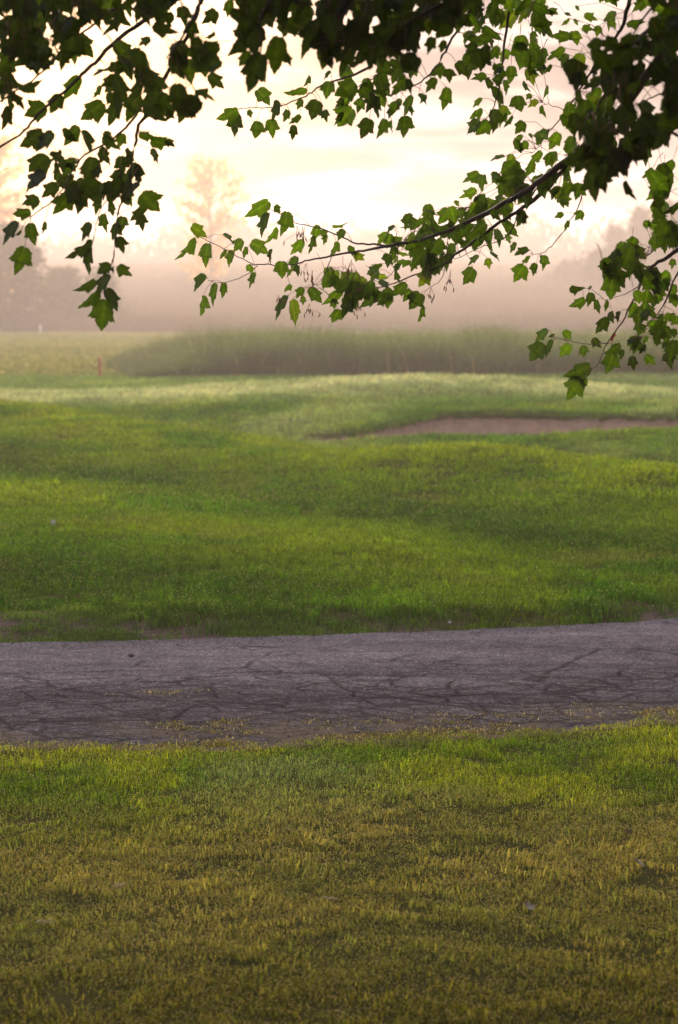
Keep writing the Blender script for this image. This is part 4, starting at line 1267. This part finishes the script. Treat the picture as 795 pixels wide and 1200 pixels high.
# unseen crown above, beside and behind the camera, enlarged to shade the foreground
LC = Leaves(True)
cc = Vector((1.2, 1.6, 5.0))
cnt = 0
while cnt < 40000:
    v = Vector((r_.normal(), r_.normal(), r_.normal())).normalized() * (r_.uniform(.0, 1) ** .4)
    p = Vector((cc.x + v.x * 5.0, cc.y + v.y * 6.4, cc.z + v.z * 3.6))
    cl = float(fbm(np.array([p.x * .8 + p.z * .5]), np.array([p.y * .8 - p.z * .4]), 120, 3)[0])
    if cl < .44: continue
    if p.y > 1.0 and p.z < 1.85 + .155 * p.y + .30: continue
    if p.z < (2.5 if p.y > -.8 else 1.5): continue  # hangs lower behind the camera to block sky light from the rear
    if abs(p.x) < 1.2 and abs(p.y) < 1.2 and p.z < 2.8: continue
    d = Vector((r_.normal(0, .45), r_.normal(0, .45), -1 + r_.normal(0, .4)))
    nr = Vector((r_.normal(0, .6), r_.normal(0, .6), 1))
    LC.leaf(p - TRUNK, d + Vector((v.x, v.y, 0)) * .5, nr, r_.uniform(.08, .13), r_)
    cnt += 1
# leaves along the limbs beside and above the frame
for S in LIMBS:
    for k in range(70):
        q = S[int(len(S) * r_.uniform(.25, .999))] + TRUNK
        p = q + Vector((r_.normal(0, .14), r_.normal(0, .16), r_.normal(-.04, .10)))
        v = p - Vector((0, 0, CAM_Z)); cy = v.y * cp - v.z * sp
        if cy > .5:
            ppx = 397.5 + F * v.x / cy; ppy = 600 - F * (v.y * sp + v.z * cp) / cy
            if -60 < ppx < 850 and ppy > -60: continue
        elif p.z < 2.4: continue
        LC.leaf(p - TRUNK, Vector((r_.normal(0, .4), r_.normal(0, .4), -1)), Vector((r_.normal(0, .6), -1, r_.normal(0, .6))), r_.uniform(.05, .085), r_, r_.uniform(.7, 1))
        LC.stem(q - TRUNK, p - TRUNK)
LC.build('crown', MAPLE)

# ------------------------------------------------------------------ small things
def stake(name, label, px, base_py, D, h, w, mat, cap_mat):
    p = at(px, base_py, D); gz = hz(p.x, D)
    root = empty(name, (p.x, D, gz))
    tag(root, label, 'stake')
    g = Geo()
    a = w / 2; c = w * .18
    prof = [(-a, -a + c), (-a + c, -a), (a - c, -a), (a, -a + c), (a, a - c), (a - c, a), (-a + c, a), (-a, a - c)]
    rows = [(-.15, 1), (h * .9, 1)]
    vs = [(x * s + z * .02, y * s, z) for z, s in rows for x, y in prof]
    fs = [(k, (k + 1) % 8, 8 + (k + 1) % 8, 8 + k) for k in range(8)] + [tuple(range(8, 16))]
    g.add(vs, fs)
    g.build('post', mat, root)
    g = Geo()
    vs = [(x * s + z * .02, y * s, z) for z, s in ((h * .9 + .001, 1.02), (h * .96, 1.02), (h, .45)) for x, y in prof]
    fs = [(r * 8 + k, r * 8 + (k + 1) % 8, r * 8 + 8 + (k + 1) % 8, r * 8 + 8 + k) for r in range(2) for k in range(8)] + [tuple(range(16, 24)), tuple(range(7, -1, -1))]
    g.add(vs, fs)
    g.build('cap', cap_mat, root)
    return root


M_RED = plain('faded_red_paint', (.30, .06, .035), .6, .25, 9, .1)
M_WHITE = plain('white_paint', (.72, .70, .70), .5, .1, 9, .1)
stake('hazard_stake', 'thin faded red stake at the left end of the reeds', 117, 434, 57.6, .50, .07, M_RED, M_RED)
stake('boundary_stake', 'small white stake in front of the bushes at far left', 47.5, 388, 196, .62, .13, M_WHITE, M_WHITE)

M_DEAD = plain('bleached_leaf', (.25, .215, .15), .7, .25, 60, .2)
M_STRAW = plain('bleached_straw', (.40, .32, .17), .8, .25, 60, .2)


def ground_pt(px, py):
    r = ray(px, py)
    t = CAM_Z / -r.z
    for _ in range(6):
        p = Vector((0, 0, CAM_Z)) + r * t
        t = (CAM_Z - hz(p.x, p.y) - .02) / -r.z
    return Vector((0, 0, CAM_Z)) + r * t


def dead_leaf(label, px, py, size, yaw, tilt):
    p = ground_pt(px, py) + Vector((0, 0, .012))
    V2, Fc, C = LT
    r2 = random.Random(px)
    vs = []
    for (u, v) in V2:
        z = .35 * abs(u) + .25 * (v - .5) ** 2 + .05 * math.sin(9 * u + 7 * v)
        vs.append((u * size, (v - .5) * size, z * size))
    # thickness
    n = len(vs)
    vs2 = vs + [(a, b, c - .0012) for a, b, c in vs]
    fs = [tuple(q) for q in Fc] + [tuple(n + i for i in reversed(q)) for q in Fc]
    o = mesh_obj('fallen_leaf', vs2, fs, M_DEAD, None, None, True)
    o.location = p; o.rotation_euler = (tilt, .25, yaw)
    tag(o, label, 'fallen leaf', 'bleached leaves fallen on the lawn')


dead_leaf('curled grey fallen leaf, the middle one at right on the dry lawn', 748, 1016, .034, 1.2, .7)
dead_leaf('small grey fallen leaf in greener grass, farthest of the three', 736, 979, .028, 2.4, .9)
dead_leaf('flat grey fallen leaf, nearest the camera of the three', 620, 1067, .030, .4, .6)


def straw_scrap(label, px, py, ln):
    p = ground_pt(px, py) + Vector((0, 0, .010))
    g = Geo()
    r2 = np.random.default_rng(int(px * 3 + py))
    for k in range(9):
        a = r2.uniform(-.35, .35)
        o = Vector((r2.normal(0, ln * .35), r2.normal(0, .010), r2.uniform(0, .003)))
        d = Vector((math.cos(a), math.sin(a), 0)) * ln * r2.uniform(.3, .55)
        g.tube([o - d, o + Vector((0, r2.normal(0, .004), .003)), o + d], [.0006, .0012, .0006], 4)
    o = g.build('straw_scrap', M_STRAW, None, True)
    o.location = p
    tag(o, label, 'dead grass', 'bleached straw scraps on the lawn')


straw_scrap('pale wisp of dead straw at left near the bottom of the dry lawn', 52, 1086, .028)
straw_scrap('pale wisp of dead straw left of centre, farther up the dry lawn', 143, 1043, .028)
straw_scrap('pale wisp of dead straw near the middle of the dry lawn', 386, 1058, .028)

# white clover head in the rough
p = ground_pt(62, 622)
root = empty('clover_flower', (p.x, p.y, hz(p.x, p.y)))
tag(root, 'tiny white flower head standing in the rough at left', 'flower')
g = Geo(); g.tube([(0, 0, -.02), (.003, 0, .04), (.004, 0, .075)], [.002, .0018, .0015], 5); g.build('stem', plain('clover_stem', (.08, .14, .04), .6, .2, 30, 0), root, True)
g = Geo()
r2 = np.random.default_rng(4)
for k in range(60):
    v = r2.normal(0, 1, 3); v /= np.linalg.norm(v)
    c = Vector((.004, 0, .075)) + Vector(v) * .006
    g.tube([c, c + Vector(v) * .007, c + Vector(v) * .012], [.002, .003, .001], 4)
g.build('flower_head', plain('clover_petals', (.34, .36, .32), .7, .2, 60, 0), root, True)

# pebbles by the path
M_STONE = plain('pale_stone', (.36, .33, .31), .8, .3, 40, .3)
M_DARK = plain('dark_bark_chip', (.03, .022, .02), .8, .3, 40, .3)


def pebble(name, label, cat, x, y, s, mat, seed):
    r2 = np.random.default_rng(seed)
    g = Geo()
    nu, nv = 9, 6
    vs = [(0, 0, 1)]
    for j in range(1, nv):
        ph = math.pi * j / nv
        for i in range(nu):
            th = 2 * math.pi * i / nu
            k = 1 + r2.uniform(-.18, .18)
            vs.append((k * math.sin(ph) * math.cos(th), k * math.sin(ph) * math.sin(th) * .75, k * math.cos(ph) * .6))
    vs.append((0, 0, -.6))
    vs[0] = (0, 0, .6)
    fs = [(0, 1 + i, 1 + (i + 1) % nu) for i in range(nu)]
    for j in range(nv - 2):
        for i in range(nu):
            fs.append((1 + j * nu + i, 1 + (j + 1) * nu + i, 1 + (j + 1) * nu + (i + 1) % nu, 1 + j * nu + (i + 1) % nu))
    b = 1 + (nv - 2) * nu
    fs += [(len(vs) - 1, b + (i + 1) % nu, b + i) for i in range(nu)]
    g.add([(a * s, b_ * s, c * s) for a, b_, c in vs], fs)
    o = g.build(name, mat, None, True)
    o.location = (x, y, .012 + s * .25 if False else .03 + s * .3)
    tag(o, label, cat)
    return o


q = at(527, 742, 12); pebble('stone', 'small pale stone at the far edge of the path', 'stone', q.x, float(far_edge(q.x)) + .04, .010, M_STONE, 3)
q = at(154, 779, 10.82); o = pebble('bark_chip', 'tiny dark bark chip lying on the asphalt at left', 'debris', q.x, 10.82, .014, M_DARK, 6)

# ------------------------------------------------------------------ render settings
scene.view_settings.view_transform = 'Standard'
scene.view_settings.look = 'None'
scene.view_settings.gamma = 1
scene.view_settings.exposure = 1.2
scene.render.engine = 'CYCLES'
cy_ = scene.cycles
cy_.use_denoising = True
try:
    cy_.denoiser = 'OPENIMAGEDENOISE'
    cy_.denoising_prefilter = 'ACCURATE'
except Exception:
    pass
cy_.max_bounces = 8
cy_.diffuse_bounces = 3
cy_.transmission_bounces = 4
cy_.glossy_bounces = 2
cy_.volume_bounces = 2
cy_.caustics_reflective = False
cy_.caustics_refractive = False
cy_.sample_clamp_indirect = 8
